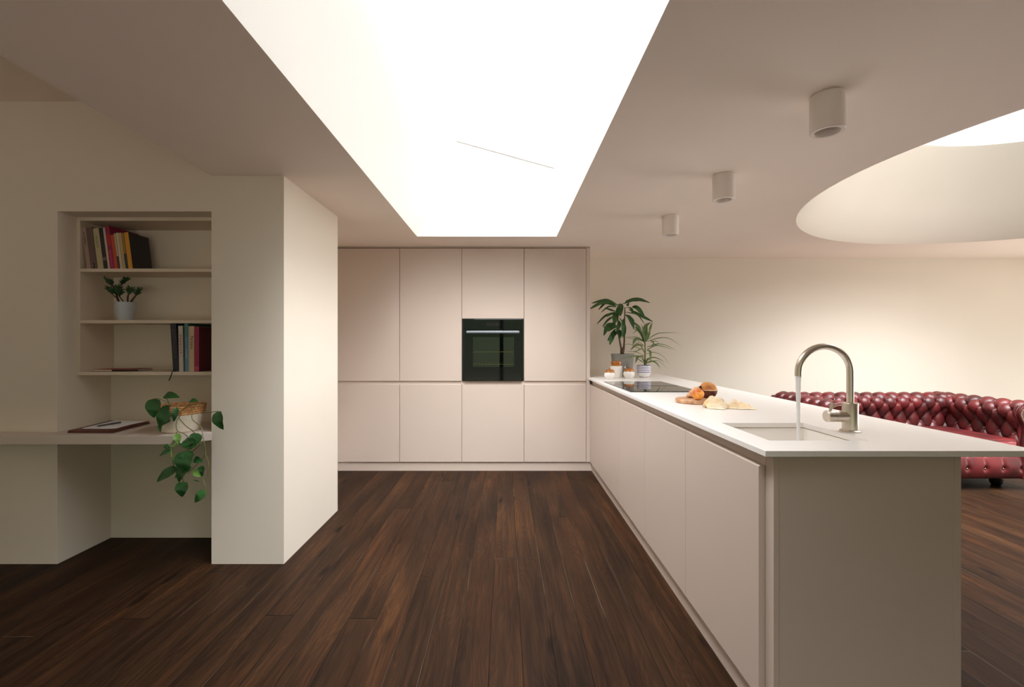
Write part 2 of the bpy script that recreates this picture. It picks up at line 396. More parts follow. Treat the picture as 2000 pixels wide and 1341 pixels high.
# round roof light: conical shaft
bm = bmesh.new(); ra = []; 
prof = [(RR, ZC), (RR-0.06, ZC+0.06), (RR-0.20, ZC+0.26), (RR-0.36, ZC+0.49), (RR2, RZ)]
lathe(bm, prof, (RCX, RCY, 0), NS, cap=False)
o = struct('ceiling_dome', bm, 'wall')
for p in o.data.polygons: p.use_smooth = True
bm = bmesh.new()
bm.faces.new([bm.verts.new((RCX+RR2*math.cos(2*PI*i/64), RCY+RR2*math.sin(2*PI*i/64), RZ)) for i in range(64)])
struct('window_2', bm, 'glass')

# walls
bm = bmesh.new()
bx(bm, XL, XN0, YN, YNB+0.1, 0, ZH+0.05)             # left of the alcove
bx(bm, XN0, XN1, YN, YNB+0.1, 1.967, ZH+0.05)        # above the alcove
bx(bm, XN0, XN1, YNB, YNB+0.1, 0, 1.967)             # back of the alcove
struct('wall_left', bm, 'wall')
struct('wall_middle', box(XN1, XP, YN, YPE, 0, ZC), 'wall')
struct('wall_far_left', box(XN1-0.1, XN1, YPE, YB+0.1, 0, ZC), 'wall')
struct('wall_back', box(XN1, XR+0.1, YB, YB+0.1, 0, ZC), 'wall')
bm = bmesh.new()
bx(bm, XR, XR+0.1, YREAR, SW[0], 0, ZC); bx(bm, XR, XR+0.1, SW[1], YB, 0, ZC)
bx(bm, XR, XR+0.1, SW[0], SW[1], SW[3], ZC); bx(bm, XR, XR+0.1, SW[0], SW[1], 0, SW[2])
struct('wall_right', bm, 'wall')
struct('wall_side', box(XL-0.1, XL, YREAR, YN, 0, ZH), 'wall')
bm = bmesh.new()
bx(bm, XL, RW[0], YREAR-0.1, YREAR, 0, ZH); bx(bm, RW[1], XR, YREAR-0.1, YREAR, 0, ZH)
bx(bm, RW[0], RW[1], YREAR-0.1, YREAR, RW[3], ZH)
struct('wall_rear', bm, 'wall')
# rear garden doors and right window
bm = bmesh.new()
n_ = 4; wd = (RW[1]-RW[0])/n_
for i in range(n_):
    x0 = RW[0]+i*wd; x1 = x0+wd
    bx(bm, x0, x0+.05, YREAR-.08, YREAR-.03, RW[2], RW[3]); bx(bm, x1-.05, x1, YREAR-.08, YREAR-.03, RW[2], RW[3])
    bx(bm, x0+.05, x1-.05, YREAR-.08, YREAR-.03, RW[2], RW[2]+.06); bx(bm, x0+.05, x1-.05, YREAR-.08, YREAR-.03, RW[3]-.06, RW[3])
wf = struct('window_3', bm, 'framegrey')
bm = bmesh.new(); quad(bm, (RW[0], YREAR-.055, RW[2]), (RW[1], YREAR-.055, RW[2]), (RW[1], YREAR-.055, RW[3]), (RW[0], YREAR-.055, RW[3]))
obj('pane', bm, 'glass', wf)
bm = bmesh.new(); wd = (SW[1]-SW[0])/2
for i in range(2):
    y0 = SW[0]+i*wd; y1 = y0+wd
    bx(bm, XR+.03, XR+.08, y0, y0+.05, SW[2], SW[3]); bx(bm, XR+.03, XR+.08, y1-.05, y1, SW[2], SW[3])
    bx(bm, XR+.03, XR+.08, y0+.05, y1-.05, SW[2], SW[2]+.06); bx(bm, XR+.03, XR+.08, y0+.05, y1-.05, SW[3]-.06, SW[3])
wf = struct('window_4', bm, 'framegrey')
bm = bmesh.new(); quad(bm, (XR+.055, SW[0], SW[2]), (XR+.055, SW[1], SW[2]), (XR+.055, SW[1], SW[3]), (XR+.055, SW[0], SW[3]))
obj('pane', bm, 'glass', wf)

# ------------------------------------------------------------------ tall cabinets
DW = 0.60; G = 0.002
X0 = 0.78-4*DW
lab = ['tall taupe handleless cabinet at the far left, against the white wall',
       'tall taupe handleless cabinet directly left of the oven column',
       'taupe cabinet column holding the black built-in oven',
       'tall taupe handleless cabinet right of the oven, next to the island corner']
for i in range(4):
    x0 = X0+i*DW; x1 = x0+DW
    t = thing('tall_cabinet', (x0+DW/2, YC+0.3, 0.083), lab[i], 'cabinet', 'tall cabinets of the back run')
    bm = bmesh.new()
    ov = i == 2
    if ov:   # carcass with an open oven bay
        bx(bm, x0, x0+.018, YC+.021, YB-.01, .085, 2.150); bx(bm, x1-.018, x1, YC+.021, YB-.01, .085, 2.150)
        bx(bm, x0+.018, x1-.018, YC+.021, YB-.01, .085, .868); bx(bm, x0+.018, x1-.018, YC+.021, YB-.01, 1.472, 2.150)
    else: bx(bm, x0, x1, YC+.021, YB-.01, .085, 2.150)
    obj('carcass', bm, 'cabin', t)
    zt = 1.470 if ov else 0.869
    obj('door', box(x0+G, x1-G, YC, YC+.02, zt, 2.146), 'cab', t, bevel=.0012)
    obj('door', box(x0+G, x1-G, YC, YC+.02, .088, .834), 'cab', t, bevel=.0012)
    obj('grip_rail', box(x0, x1, YC+.012, YC+.0205, .8345, .868), 'cab', t)
# oven
x0 = X0+2*DW; x1 = x0+DW; zo0, zo1 = .872, 1.466
t = thing('built_in_oven', (x0+.3, YC+.3, .872), 'black built-in oven with a blue-grey bar handle and glass window in the cabinet run', 'oven')
bm = bmesh.new()
bx(bm, x0+.02, x0+.10, YC+.012, YC+.5, zo0, zo1); bx(bm, x1-.10, x1-.02, YC+.012, YC+.5, zo0, zo1)
bx(bm, x0+.10, x1-.10, YC+.012, YC+.5, zo0, zo0+.06); bx(bm, x0+.10, x1-.10, YC+.012, YC+.5, zo1-.13, zo1)
bx(bm, x0+.10, x1-.10, YC+.48, YC+.5, zo0+.06, zo1-.13)
obj('oven_body', bm, 'ovenblack', t)
obj('side_trim', box(x0+.003, x0+.0275, YC+.002, YC+.02, zo0-.004, zo1), 'ovenblack', t, bevel=.001)
obj('side_trim', box(x1-.0215, x1-.003, YC+.002, YC+.02, zo0, zo1), 'ovenblack', t, bevel=.001)
cp = obj('control_panel', box(x0+.028, x1-.022, YC-.008, YC+.011, zo1-.100, zo1-.002), 'blackglass', t, bevel=.002)
obj('display', box(x0+.24, x0+.36, YC-.0092, YC-.0081, zo1-.07, zo1-.035), 'ovenblack', cp)
wx0, wx1, wz0, wz1 = x0+.078, x1-.075, zo0+.098, zo0+.098+.232
wx0, wz0 = P(924, 0, YC).x, P(0, 716, YC).z
wx1, wz1 = P(1004, 0, YC).x, P(0, 658, YC).z
dx0, dx1, dz0, dz1 = x0+.028, x1-.022, zo0+.002, zo1-.105
bm = bmesh.new()
bx(bm, dx0, wx0, YC-.016, YC+.008, dz0, dz1); bx(bm, wx1, dx1, YC-.016, YC+.008, dz0, dz1)
bx(bm, wx0, wx1, YC-.016, YC+.008, dz0, wz0); bx(bm, wx0, wx1, YC-.016, YC+.008, wz1, dz1)
dr = obj('door', bm, 'blackglass', t)
obj('door_glass', box(wx0, wx1, YC-.015, YC-.009, wz0, wz1), 'ovenglass', dr)
bm = bmesh.new(); hx0, hx1 = P(912, 0, YC).x, P(1014, 0, YC).x; hz = P(0, 648.5, YC).z
bx(bm, hx0, hx1, YC-.060, YC-.046, hz-.010, hz+.010); bx(bm, hx0+.02, hx0+.035, YC-.046, YC-.0165, hz-.007, hz+.007); bx(bm, hx1-.035, hx1-.02, YC-.046, YC-.0165, hz-.007, hz+.007)
obj('handle', bm, 'handle', dr, bevel=.002)
for zr in (P(0, 687, YC+.05).z, P(0, 711, YC+.05).z):
    bm = bmesh.new()
    bx(bm, x0+.101, x1-.101, YC+.03, YC+.038, zr-.004, zr+.004)
    for k in range(12): 
        xx = x0+.12+k*.033; bx(bm, xx, xx+.003, YC+.038, YC+.42, zr-.002, zr+.001)
    bx(bm, x0+.101, x1-.101, YC+.42, YC+.426, zr-.003, zr+.003)
    obj('oven_rack', bm, 'brass', t)
# filler strip, plinth, side panel
tag(obj('filler_panel', box(X0-.05, 0.818, YC+.006, YC+.03, 2.1515, ZC-.0005), 'cabin'), 'narrow taupe filler strip between the tall cabinets and the ceiling', 'filler panel')
tag(obj('plinth', box(X0-.0, 0.838, YC+.012, YC+.03, 0, .082), 'cab'), 'taupe kickboard under the tall cabinets', 'plinth')
tag(obj('end_panel', box(.7815, .818, YC+.002, YB-.005, .086, 2.150), 'cab', bevel=.001), 'narrow taupe side panel closing the tall run beside the plants', 'cabinet panel')

# ------------------------------------------------------------------ island
XF = 0.815; XB = 0.836; YI0 = 1.400; YPF = 1.418; XE = 1.42; WX1 = 1.652
doors = [1.463+i*.60 for i in range(5)]
doors[4] = 3.862
il = ['island cabinet nearest the camera, its door edge standing free', 'second island cabinet counted from the camera, below the sink end',
      'third island cabinet from the camera, below the chopping board', 'fourth island cabinet from the camera, in front of the hob']
for i in range(4):
    y0, y1 = doors[i], doors[i+1]
    t = thing('base_cabinet', (1.1, (y0+y1)/2, .083), 'taupe '+il[i], 'cabinet', 'base cabinets of the island')
    bm = bmesh.new()
    if i == 0:    # hollow round the sink bowl
        bx(bm, XB, .854, y0, y1, .085, .879); bx(bm, .854, XE-.021, y0, y0+.018, .085, .68); bx(bm, .854, XE-.021, y1-.018, y1, .085, .879)
        bx(bm, .854, XE-.021, y0+.018, y1-.018, .085, .60)
    else: bx(bm, XB, XE-.021, y0, y1, .085, .879)
    obj('carcass', bm, 'cab', t)
    bm = bmesh.new(); a, b = y0+.0018, y1-.0018
    pr = [(XF, .088), (XF, .834), (XF+.004, .838), (XF+.0205, .8385), (XF+.0205, .088)]
    va = [bm.verts.new((x, a, z)) for x, z in pr]; vb = [bm.verts.new((x, b, z)) for x, z in pr]
    bm.faces.new(va); bm.faces.new(vb[::-1])
    for k in range(5): bm.faces.new((va[k], vb[k], vb[(k+1) % 5], va[(k+1) % 5]))
    obj('door', bm, 'cab', t, bevel=.0008)
t = thing('corner_panel', (.83, 4.1, .085), 'taupe corner panel of the island butting the tall cabinets', 'cabinet panel')
bm = bmesh.new(); bx(bm, XF+.001, XB, doors[4]+.002, YC-.0015, .088, .836)
obj('panel', bm, 'cab', t); obj('backing', box(XB, XE-.021, doors[4], YB-.002, .085, .879), 'cab', t)
tag(obj('plinth', box(.833, .85, YPF+.03, YC+.011, 0, .084), 'cab'), 'taupe kickboard along the foot of the island', 'plinth')
t = thing('island_end_panel', (1.13, YPF+.01, 0), 'tall shaded taupe panel closing the near end of the island, facing the camera', 'cabinet panel')
obj('panel', box(XB+.018, XE-.021, YPF+.001, YPF+.022, 0, .879), 'cab', t)
obj('stile', box(XB, XB+.0175, YPF, YPF+.044, 0, .879), 'cab', t, bevel=.0008)
tag(obj('island_back_panel', box(XE-.0205, XE, YPF-.0005, YB-.002, 0, .879), 'cab', bevel=.0008), 'taupe back panel of the island facing the sofa, seen edge-on', 'cabinet panel')

def slab_hole(xs, ys, hole, z0, z1):
    bm = bmesh.new()
    V = {}
    def vv(i, j, k):
        if (i, j, k) not in V: V[i, j, k] = bm.verts.new((xs[i], ys[j], (z0, z1)[k]))
        return V[i, j, k]
    nx, ny = len(xs)-1, len(ys)-1
    solid = lambda i, j: 0 <= i < nx and 0 <= j < ny and (i, j) not in hole
    for i in range(nx):
        for j in range(ny):
            if not solid(i, j): continue
            bm.faces.new((vv(i,j,1), vv(i+1,j,1), vv(i+1,j+1,1), vv(i,j+1,1)))
            bm.faces.new((vv(i,j,0), vv(i,j+1,0), vv(i+1,j+1,0), vv(i+1,j,0)))
            for di, dj, p, q in ((-1,0,(i,j),(i,j+1)), (1,0,(i+1,j),(i+1,j+1)), (0,-1,(i,j),(i+1,j)), (0,1,(i,j+1),(i+1,j+1))):
                if not solid(i+di, j+dj): bm.faces.new((vv(*p,0), vv(*q,0), vv(*q,1), vv(*p,1)))
    return bm
SX0, SX1, SY0, SY1 = .90, 1.24, 1.55, 1.895
tag(obj('worktop', slab_hole([.80, SX0, SX1, WX1], [YI0, SY0, SY1, YC-.001], {(1, 1)}, .881, .90), 'top', bevel=.0012),
    'long thin white quartz worktop on the island with a sink cut-out', 'worktop')
wt = bpy.data.objects['worktop']
o = obj('worktop_end', box(.819, WX1, YC-.001, YB-.001, .881, .90), 'top', wt); 
# sink
t = thing('sink', ((SX0+SX1)/2, (SY0+SY1)/2, .733), 'white undermount sink bowl set in the near end of the worktop', 'sink')
bm = bmesh.new(); e_ = .004; zb = .745
a = (SX0-e_, SX1+e_, SY0-e_, SY1+e_)
bx(bm, a[0]-.01, a[0], a[2], a[3], zb, .877); bx(bm, a[1], a[1]+.01, a[2], a[3], zb, .877)
bx(bm, a[0]-.01, a[1]+.01, a[2]-.01, a[2], zb, .877); bx(bm, a[0]-.01, a[1]+.01, a[3], a[3]+.01, zb, .877)
bx(bm, a[0]-.01, a[1]+.01, a[2]-.01, a[3]+.01, zb-.012, zb)
obj('bowl', bm, 'sink', t)
obj('rim_gap_shade', slab_hole([a[0]-.008, a[0], a[1], a[1]+.008], [a[2]-.008, a[2], a[3], a[3]+.008], {(1, 1)}, .8772, .8808), mat('sink_gap_shade', (170, 154, 138), .8, vary=.05), t)  # brown strip stands in for the shaded gap under the worktop
bm = bmesh.new(); lathe(bm, [(0.0001, 0), (.03, 0), (.042, .003), (.045, .0)], (.98, 1.72, zb+.001), 32)
obj('drain', bm, 'drain', t, smooth=True)
# tap
TX, TY = 1.297, 1.712
t = thing('kitchen_tap', (TX, TY, .90), 'brushed nickel swan-neck tap beside the sink with water running', 'tap')
bm = bmesh.new(); lathe(bm, [(.034, .9005), (.034, .903), (.031, .906), (.0262, .907)], (TX, TY, 0), 40)
obj('base_flange', bm, 'steel', t, smooth='auto')
bm = bmesh.new(); lathe(bm, [(.0257, .906), (.0257, 1.0055), (.0245, 1.0075), (.0118, 1.008)], (TX, TY, 0), 48)
obj('body', bm, 'steel', t, smooth='auto')
RA = .0975; zc = 1.1215
pts = [(TX, TY, 1.006), (TX, TY, 1.06)]+[(TX-RA+RA*math.cos(a_), TY, zc+RA*math.sin(a_)) for a_ in [PI*i/28 for i in range(29)]]+[(TX-2*RA, TY, 1.108)]
bm = bmesh.new(); tube(bm, pts, .0118, 24)
obj('spout', bm, 'steel', t, smooth='auto')
zv = .9565
bm = bmesh.new(); lathe(bm, [(.021, -.060), (.021, -.015)], (TX, TY, zv), 40, 'x'); obj('side_valve', bm, 'steel', t, smooth='auto')
bm = bmesh.new(); lathe(bm, [(.0195, -.091), (.0215, -.089), (.0217, -.0615), (.0205, -.0605)], (TX, TY, zv), 40, 'x'); kn = obj('lever_cap', bm, 'steel', t, smooth='auto')
bm = bmesh.new(); tube(bm, [(TX-.076, TY, zv+.018), (TX-.066, TY, zv+.052)], [.0045, .0062], 16); obj('lever', bm, 'steel', kn, smooth='auto')
bm = bmesh.new()
wp = []; zt = 1.1075
for i in range(40):
    zz = zt-(zt-.7465)*i/39; wp.append((.0095-.0035*min(1, (zt-zz)/.13)+.0004*math.sin(i*1.7), zz))
lathe(bm, wp[::-1], (TX-2*RA, TY, 0), 20)
tag(obj('water_stream', bm, 'water', smooth=True, origin=(TX-2*RA, TY, .7465)), 'white stream of water falling from the tap into the sink', 'water')
# hob
hx0, hx1, hy0, hy1 = .845, 1.335, 3.085, 3.905
t = thing('induction_hob', ((hx0+hx1)/2, (hy0+hy1)/2, .90), 'black glass induction hob set in the worktop in front of the plants', 'hob')
obj('glass_plate', box(hx0, hx1, hy0, hy1, .9005, .9055), 'blackglass', t, bevel=.0012)
obj('trim_line', box(.97, 1.325, 3.49, 3.505, .9056, .9064), 'ovenblack', t)
obj('control_strip', box(hx0+.05, hx0+.052, 3.3, 3.7, .9056, .906), 'framegrey', t)

# ------------------------------------------------------------------ ceiling lights
ll = ['white cylindrical ceiling spotlight nearest the camera, largest of the three', 'middle of the three white cylindrical ceiling spotlights', 'white cylindrical ceiling spotlight furthest away, nearest the tall cabinets']
for (x, y), L in zip(((1.213, 1.715), (1.213, 2.53), (1.213, 3.345)), ll):
    t = thing('ceiling_spotlight', (x, y, ZC), L, 'ceiling light', 'surface-mounted cylinder spotlights')
    bm = bmesh.new(); r = .0575
    lathe(bm, [(r-.003, -.001), (r, -.004), (r, -.136), (r-.003, -.140), (r-.014, -.140), (r-.016, -.137), (r-.018, -.06), (.001, -.055)], (x, y, ZC), 48)
    obj('housing', bm, 'lampw', t, smooth='auto')
    bm = bmesh.new(); lathe(bm, [(.001, -.095), (.02, -.092), (.038, -.075), (.0385, -.0605)], (x, y, ZC), 32)
    obj('bulb', bm, 'lampin', t, smooth=True)

# ------------------------------------------------------------------ alcove: bookshelf and desk
YS = 2.655
t = thing('built_in_bookshelf', ((XN0+XN1)/2, YS, 1.045), 'cream built-in bookshelf with three shelves in the alcove', 'bookshelf')
obj('side_panel', box(XN0+.0005, XN0+.019, YS, YNB-.001, 1.0655, 1.9665), 'shelf', t, bevel=.001)
obj('top_panel', box(XN0+.0195, XN1-.0005, YS, YNB-.001, 1.946, 1.9665), 'shelf', t, bevel=.001)
for z0, z1, xx in ((1.648, 1.667, XN0+.0195), (1.348, 1.3665, XN0+.0195), (1.045, 1.065, XN0+.0005)):
    obj('shelf', box(xx, XN1-.0005, YS, YNB-.001, z0, z1), 'shelf', t, bevel=.001)
bm = bmesh.new()
DZ = .737
prism(bm, [(-4.19, YN-.001), (-4.19, 2.43), (-1.775, 2.43), (XN1+.004, 2.538), (XN1-.001, 2.5395), (XN1-.001, YNB-.001), (XN0+.001, YNB-.001), (XN0+.001, YN-.001)], DZ-.046, DZ)
tag(obj('desk_top', bm, 'desk', bevel=.0015), 'thin pale floating desktop running through the alcove', 'desk')

def text_mesh(s, size, parent, m, loc, rot, ext=0.0002, sx=1.0, bold=0):
    c = bpy.data.curves.new('lettering', 'FONT'); c.body = s; c.size = size; c.extrude = ext; c.align_x = 'CENTER'; c.align_y = 'CENTER'; c.offset = bold
    to = bpy.data.objects.new('lettering', c); COL.objects.link(to)
    bpy.context.view_layer.update()
    me = bpy.data.meshes.new_from_object(to.evaluated_get(bpy.context.evaluated_depsgraph_get()))
    bpy.data.objects.remove(to); 
    o = bpy.data.objects.new('lettering', me); COL.objects.link(o); me.materials.clear(); me.materials.append(M[m] if isinstance(m, str) else m)
    o.parent = parent; o.location = loc; o.rotation_euler = rot; o.scale = (sx, 1, 1)
    return o
_bm = {}
def bmat(c, r=0.45, c2=None, sc=20):
    k = (c, c2)
    if k not in _bm: _bm[k] = mat('book_cloth', c, r, vary=0.06, rgb2=c2, scale=sc)
    return _bm[k]
def book(x, z, th, h, d, spine, cover, label, group, lean=0, y=2.668, text=None, tcol=None, tsize=.014, tz=.5, band=None, ribbon=None):
    t = thing('book', (x, y, z), label, 'book', group); t.rotation_euler = (0, -math.radians(lean), 0)
    bm = bmesh.new(); c = .0018
    bx(bm, 0, c, .0012, d, 0, h); bx(bm, th-c, th, .0012, d, 0, h)
    obj('cover', bm, bmat(cover), t, local=True)
    obj('spine', box(0, th, 0, .0012, 0, h), bmat(spine), t, local=True, bevel=.0004)
    obj('pages', box(c, th-c, .0013, d-.004, .002, h-.003), 'pages', t, local=True)
    if band:
        z0, z1, bc = band
        obj('spine_band', box(0.0003, th-.0003, -.0006, -.0001, z0*h, z1*h), bmat(bc), t, local=True)
    if text:
        if text == 'Persiana': text_mesh(text, tsize, t, bmat(tcol), (th/2, -.0011, h*tz), (PI/2, PI/2, 0), .0002)
        else:      # lettering too worn to read: a column of small strokes
            rg = random.Random(len(label)); bm = bmesh.new(); zz = h*tz+text*tsize*.32
            for k in range(text):
                hw = tsize*.36; z0 = zz-k*tsize*.64
                for q in range(2):
                    a_ = -hw+rg.random()*hw*.6; b_ = hw-rg.random()*hw*.6; zq = z0-q*tsize*.26
                    bx(bm, th/2+a_, th/2+b_, -.0011, -.0008, zq-tsize*.06, zq+tsize*.03)
                if rg.random() < .7: bx(bm, th/2-hw*.2, th/2+hw*.1, -.0011, -.0008, z0-tsize*.3, z0)
            obj('spine_marks', bm, bmat(tcol), t, local=True)
    if ribbon:
        bm = bmesh.new(); pp = catmull([Vector(q) for q in ribbon], 5); tube(bm, pp, .003, 6)
        obj('bookmark_ribbon', bm, bmat((30, 24, 26)), t, local=True)
    return t
ps = 1/331.7
G1 = 'books leaning on the top shelf'
def bxp(zx): return P(150+zx/12.77, 0, 2.668).x
# (left bottom, right bottom) in zoomed pixels of the top shelf
specs = [
 (248, 352, .244, .17, (176, 150, 140), (160, 134, 126), 'pinkish-grey book leftmost on the top shelf, dark lettering on its spine', 6, (60, 44, 44), .019, .72, None, None),
 (358, 512, .243, .17, (112, 92, 86), (90, 74, 70), 'grey-brown book second from the left on the top shelf, white disc at its foot', None, None, 0, 0, None, [(.02, -.001, .03), (.02, -.004, .0), (.006, -.008, -.008), (-.006, -.006, -.018)]),
 (525, 672, .238, .17, (190, 178, 138), (176, 164, 126), 'thick cream book with grey lettering on the top shelf', 6, (110, 96, 70), .02, .66, None, None),
 (676, 776, .240, .17, (38, 34, 40), (30, 28, 30), 'narrow black book between the cream and thin white books on the top shelf', None, None, 0, 0, (.2, .28, (110, 100, 90)), None),
 (780, 828, .243, .17, (206, 190, 172), (190, 176, 160), 'very thin white book beside the magenta one on the top shelf', None, None, 0, 0, None, None),
 (832, 944, .252, .215, (150, 22, 72), (142, 16, 66), 'large magenta book on the top shelf, taller and deeper than its neighbours', 7, (226, 90, 140), .022, .22, (.55, .80, (176, 36, 44)), None),
 (948, 1028, .200, .15, (196, 74, 44), (180, 60, 40), 'small orange-red book leaning against the magenta one on the top shelf', None, None, 0, 0, None, None),
 (1034, 1082, .210, .15, (48, 44, 42), (40, 38, 36), 'slim black book with a cream upper spine on the top shelf', None, None, 0, 0, (.35, .99, (190, 172, 142)), None),
 (1086, 1146, .212, .15, (206, 186, 160), (190, 170, 146), 'thin cream book right of the slim black one on the top shelf', None, None, 0, 0, None, None),
 (1152, 1218, .212, .15, (188, 164, 116), (160, 140, 96), 'tan book in the middle right of the top shelf row', None, None, 0, 0, None, None),
 (1222, 1284, .212, .15, (34, 46, 56), (34, 46, 56), 'dark teal book with a mustard upper spine beside the yellow book', None, None, 0, 0, (.42, .99, (158, 118, 44)), None),
 (1290, 1398, .214, .152, (216, 150, 36), (34, 28, 30), 'yellow-spined book with a black front cover at the right end of the top shelf row', None, None, 0, 0, None, None),
]
for b0, b1, h, d, sc, cc, L, tx, tcl, ts, tz, band, rib in specs:
    xa, xb = bxp(b0), bxp(b1)
    t = book(xa, 1.6675, (xb-xa)*.985, h, d, sc, cc, L, G1, lean=7.4, text=tx, tcol=tcl, tsize=ts, tz=tz, band=band, ribbon=rib)
    if 'disc' in L:
        bm = bmesh.new(); lathe(bm, [(.0045, -.0012), (.0045, -.0002)], ((xb-xa)*.5, 0, .018), 16, 'y'); obj('spine_emblem', bm, bmat((210, 200, 188)), t, local=True)
# right hand group, third shelf
G2 = 'books standing on the lowest shelf'
def bxq(zx): return P(325+zx/10.726, 0, 2.668).x
Z3 = 1.0655
specs2 = [
 (140, 262, .282, .20, (26, 28, 42), (24, 36, 40), 3.5, 'black-navy book at the left of the lowest shelf group with a dangling ribbon', 9, (74, 72, 62), .030, .56, None, [(.01, .0, .012), (.004, -.012, -.004), (-.006, -.014, -.03), (-.018, -.012, -.05)]),
 (266, 360, .268, .17, (196, 188, 176), (190, 180, 170), 1.2, 'white book with red lettering beside the navy book', 7, (190, 36, 44), .026, .58, (.34, .345, (60, 50, 46)), None),
 (364, 382, .262, .17, (40, 36, 40), (40, 36, 40), 0.8, 'thin dark book between the white and blue books on the lowest shelf', None, None, 0, 0, None, None),
 (388, 462, .286, .215, (92, 138, 162), (56, 116, 108), 0.6, 'blue book with a teal cover on the lowest shelf, tallest in its group', 7, (206, 214, 214), .012, .36, (.70, .99, (66, 128, 122)), None),
 (464, 490, .266, .17, (188, 172, 154), (180, 166, 150), 0.3, 'slim pale book pressed between the blue and cream books on the lowest shelf', None, None, 0, 0, None, None),
 (492, 582, .266, .17, (204, 180, 150), (198, 176, 148), 0.2, "cream book titled Persiana on the lowest shelf", 'Persiana', (70, 52, 44), .024, .64, None, None),
 (586, 684, .262, .19, (158, 24, 72), (92, 20, 40), 0, 'magenta book with a dark crimson cover at the right of the lowest shelf', None, None, 0, 0, (.02, .12, (190, 60, 96)), None),
]
for b0, b1, h, d, sc, cc, ln, L, tx, tcl, ts, tz, band, rib in specs2:
    xa, xb = bxq(b0), bxq(b1)
    book(xa, Z3, (xb-xa)*.985, h, d, sc, cc, L, G2, lean=ln, text=tx, tcol=tcl, tsize=ts, tz=tz, band=band, ribbon=rib)
# red notebook lying on lowest shelf
p0 = P(184, 724, 2.69).x; p1 = P(274, 720, 2.72).x
t = thing('notebook', ((p0+p1)/2, 2.75, Z3), 'flat red-brown notebook lying alone on the lowest shelf', 'notebook')
t.rotation_euler = (0, 0, math.radians(9))
W_ = (p1-p0)/2*.95
obj('cover', box(-W_, W_, -.075, .075, .0105, .0125), 'rednote', t, local=True, bevel=.0008)
obj('back_cover', box(-W_, W_, -.075, .075, .0005, .0025), 'darkedge', t, local=True, bevel=.0008)
obj('pages', box(-W_+.006, W_-.004, -.072, .074, .0026, .0104), 'pages', t, local=True)
obj('spine', box(-W_*.15, W_, -.0755, -.0722, .0026, .0104), 'darkedge', t, local=True)

# succulent on the second shelf
Z2 = 1.367
def sp_(zx, zy, Y=2.74): return P(180+zx/13.41, 535+zy/13.41, Y)
pc = sp_(868, 1190); pc = Vector((pc.x, 2.74, Z2))
t = thing('succulent_plant', pc, 'small branching succulent in a pale blue-grey pot on the middle shelf', 'plant')
bm = bmesh.new()
lathe(bm, [(.001, .0), (.034, .0), (.037, .002), (.046, .045), (.052, .108), (.0525, .111), (.0495, .111), (.046, .098), (.001, .098)], pc, 40)
obj('pot', bm, 'potblue', t, smooth='auto')
bm = bmesh.new(); lathe(bm, [(.0455, .0985), (.04, .102), (.001, .104)], pc, 24); obj('soil', bm, 'soil', t, smooth=True)
branches = [ # base, mid, tip (zoom px), depth offset, radius
 ((700, 730), (640, 560), (640, 400), 0, 5.5), ((650, 640), (520, 560), (380, 440), .02, 2.6), ((630, 430), (590, 320), (500, 230), -.02, 4),
 ((650, 400), (700, 300), (800, 200), .015, 4), ((840, 720), (770, 600), (720, 470), -.02, 3), ((910, 730), (890, 580), (900, 440), .02, 4),
 ((930, 700), (960, 560), (1060, 470), -.01, 2.8), ((1010, 730), (1110, 600), (1220, 480), .0, 5), ((760, 620), (800, 560), (815, 480), -.03, 1.8)]
bs = bmesh.new(); bl = bmesh.new()
def finger(bm, a, d, L, r):
    d = d.normalized(); a = Vector(a)
    c = a+d*L*.5+Vector((0, 0, L*.08))
    tube(bm, [a, a+d*L*.35, a+d*L*.75+Vector((0, 0, L*.08)), a+d*L+Vector((0, 0, L*.12))], [r*.55, r*.9, r, r*.45], 7)
for (b, m_, tp, dy, r) in branches:
    pb, pm, pt = sp_(*b), sp_(*m_), sp_(*tp); pb.y += dy*.3; pm.y += dy*.7; pt.y += dy
    if pb.z < Z2+.112: pb.z = Z2+.1
    tube(bs, catmull([pb, pm, pt], 5), [r/1000*1.15, r/1000*.75], 8)
    cl = (pt-pm).normalized()
    for k in range(30):
        a_ = k*2.4; up = random.uniform(.2, 1.5)
        d = Vector((math.cos(a_)*1.0, math.sin(a_)*.8, up*1.0))+cl*.5
        finger(bl, pt+cl*random.uniform(-.024, .008), d, random.uniform(.018, .034), .0031)
for k in range(44):   # clumps around the trunk
    zt_ = random.uniform(0, 1); q = sp_(640+random.uniform(-20, 120)*zt_, 560-180*zt_)
    q.y += random.uniform(-.02, .02); a_ = k*2.1
    finger(bl, q, Vector((math.cos(a_), math.sin(a_)*.8, random.uniform(-.2, .9))), .024, .0031)
obj('stems', bs, 'succstem', t, smooth=True); obj('leaves', bl, 'succ', t, smooth=True)

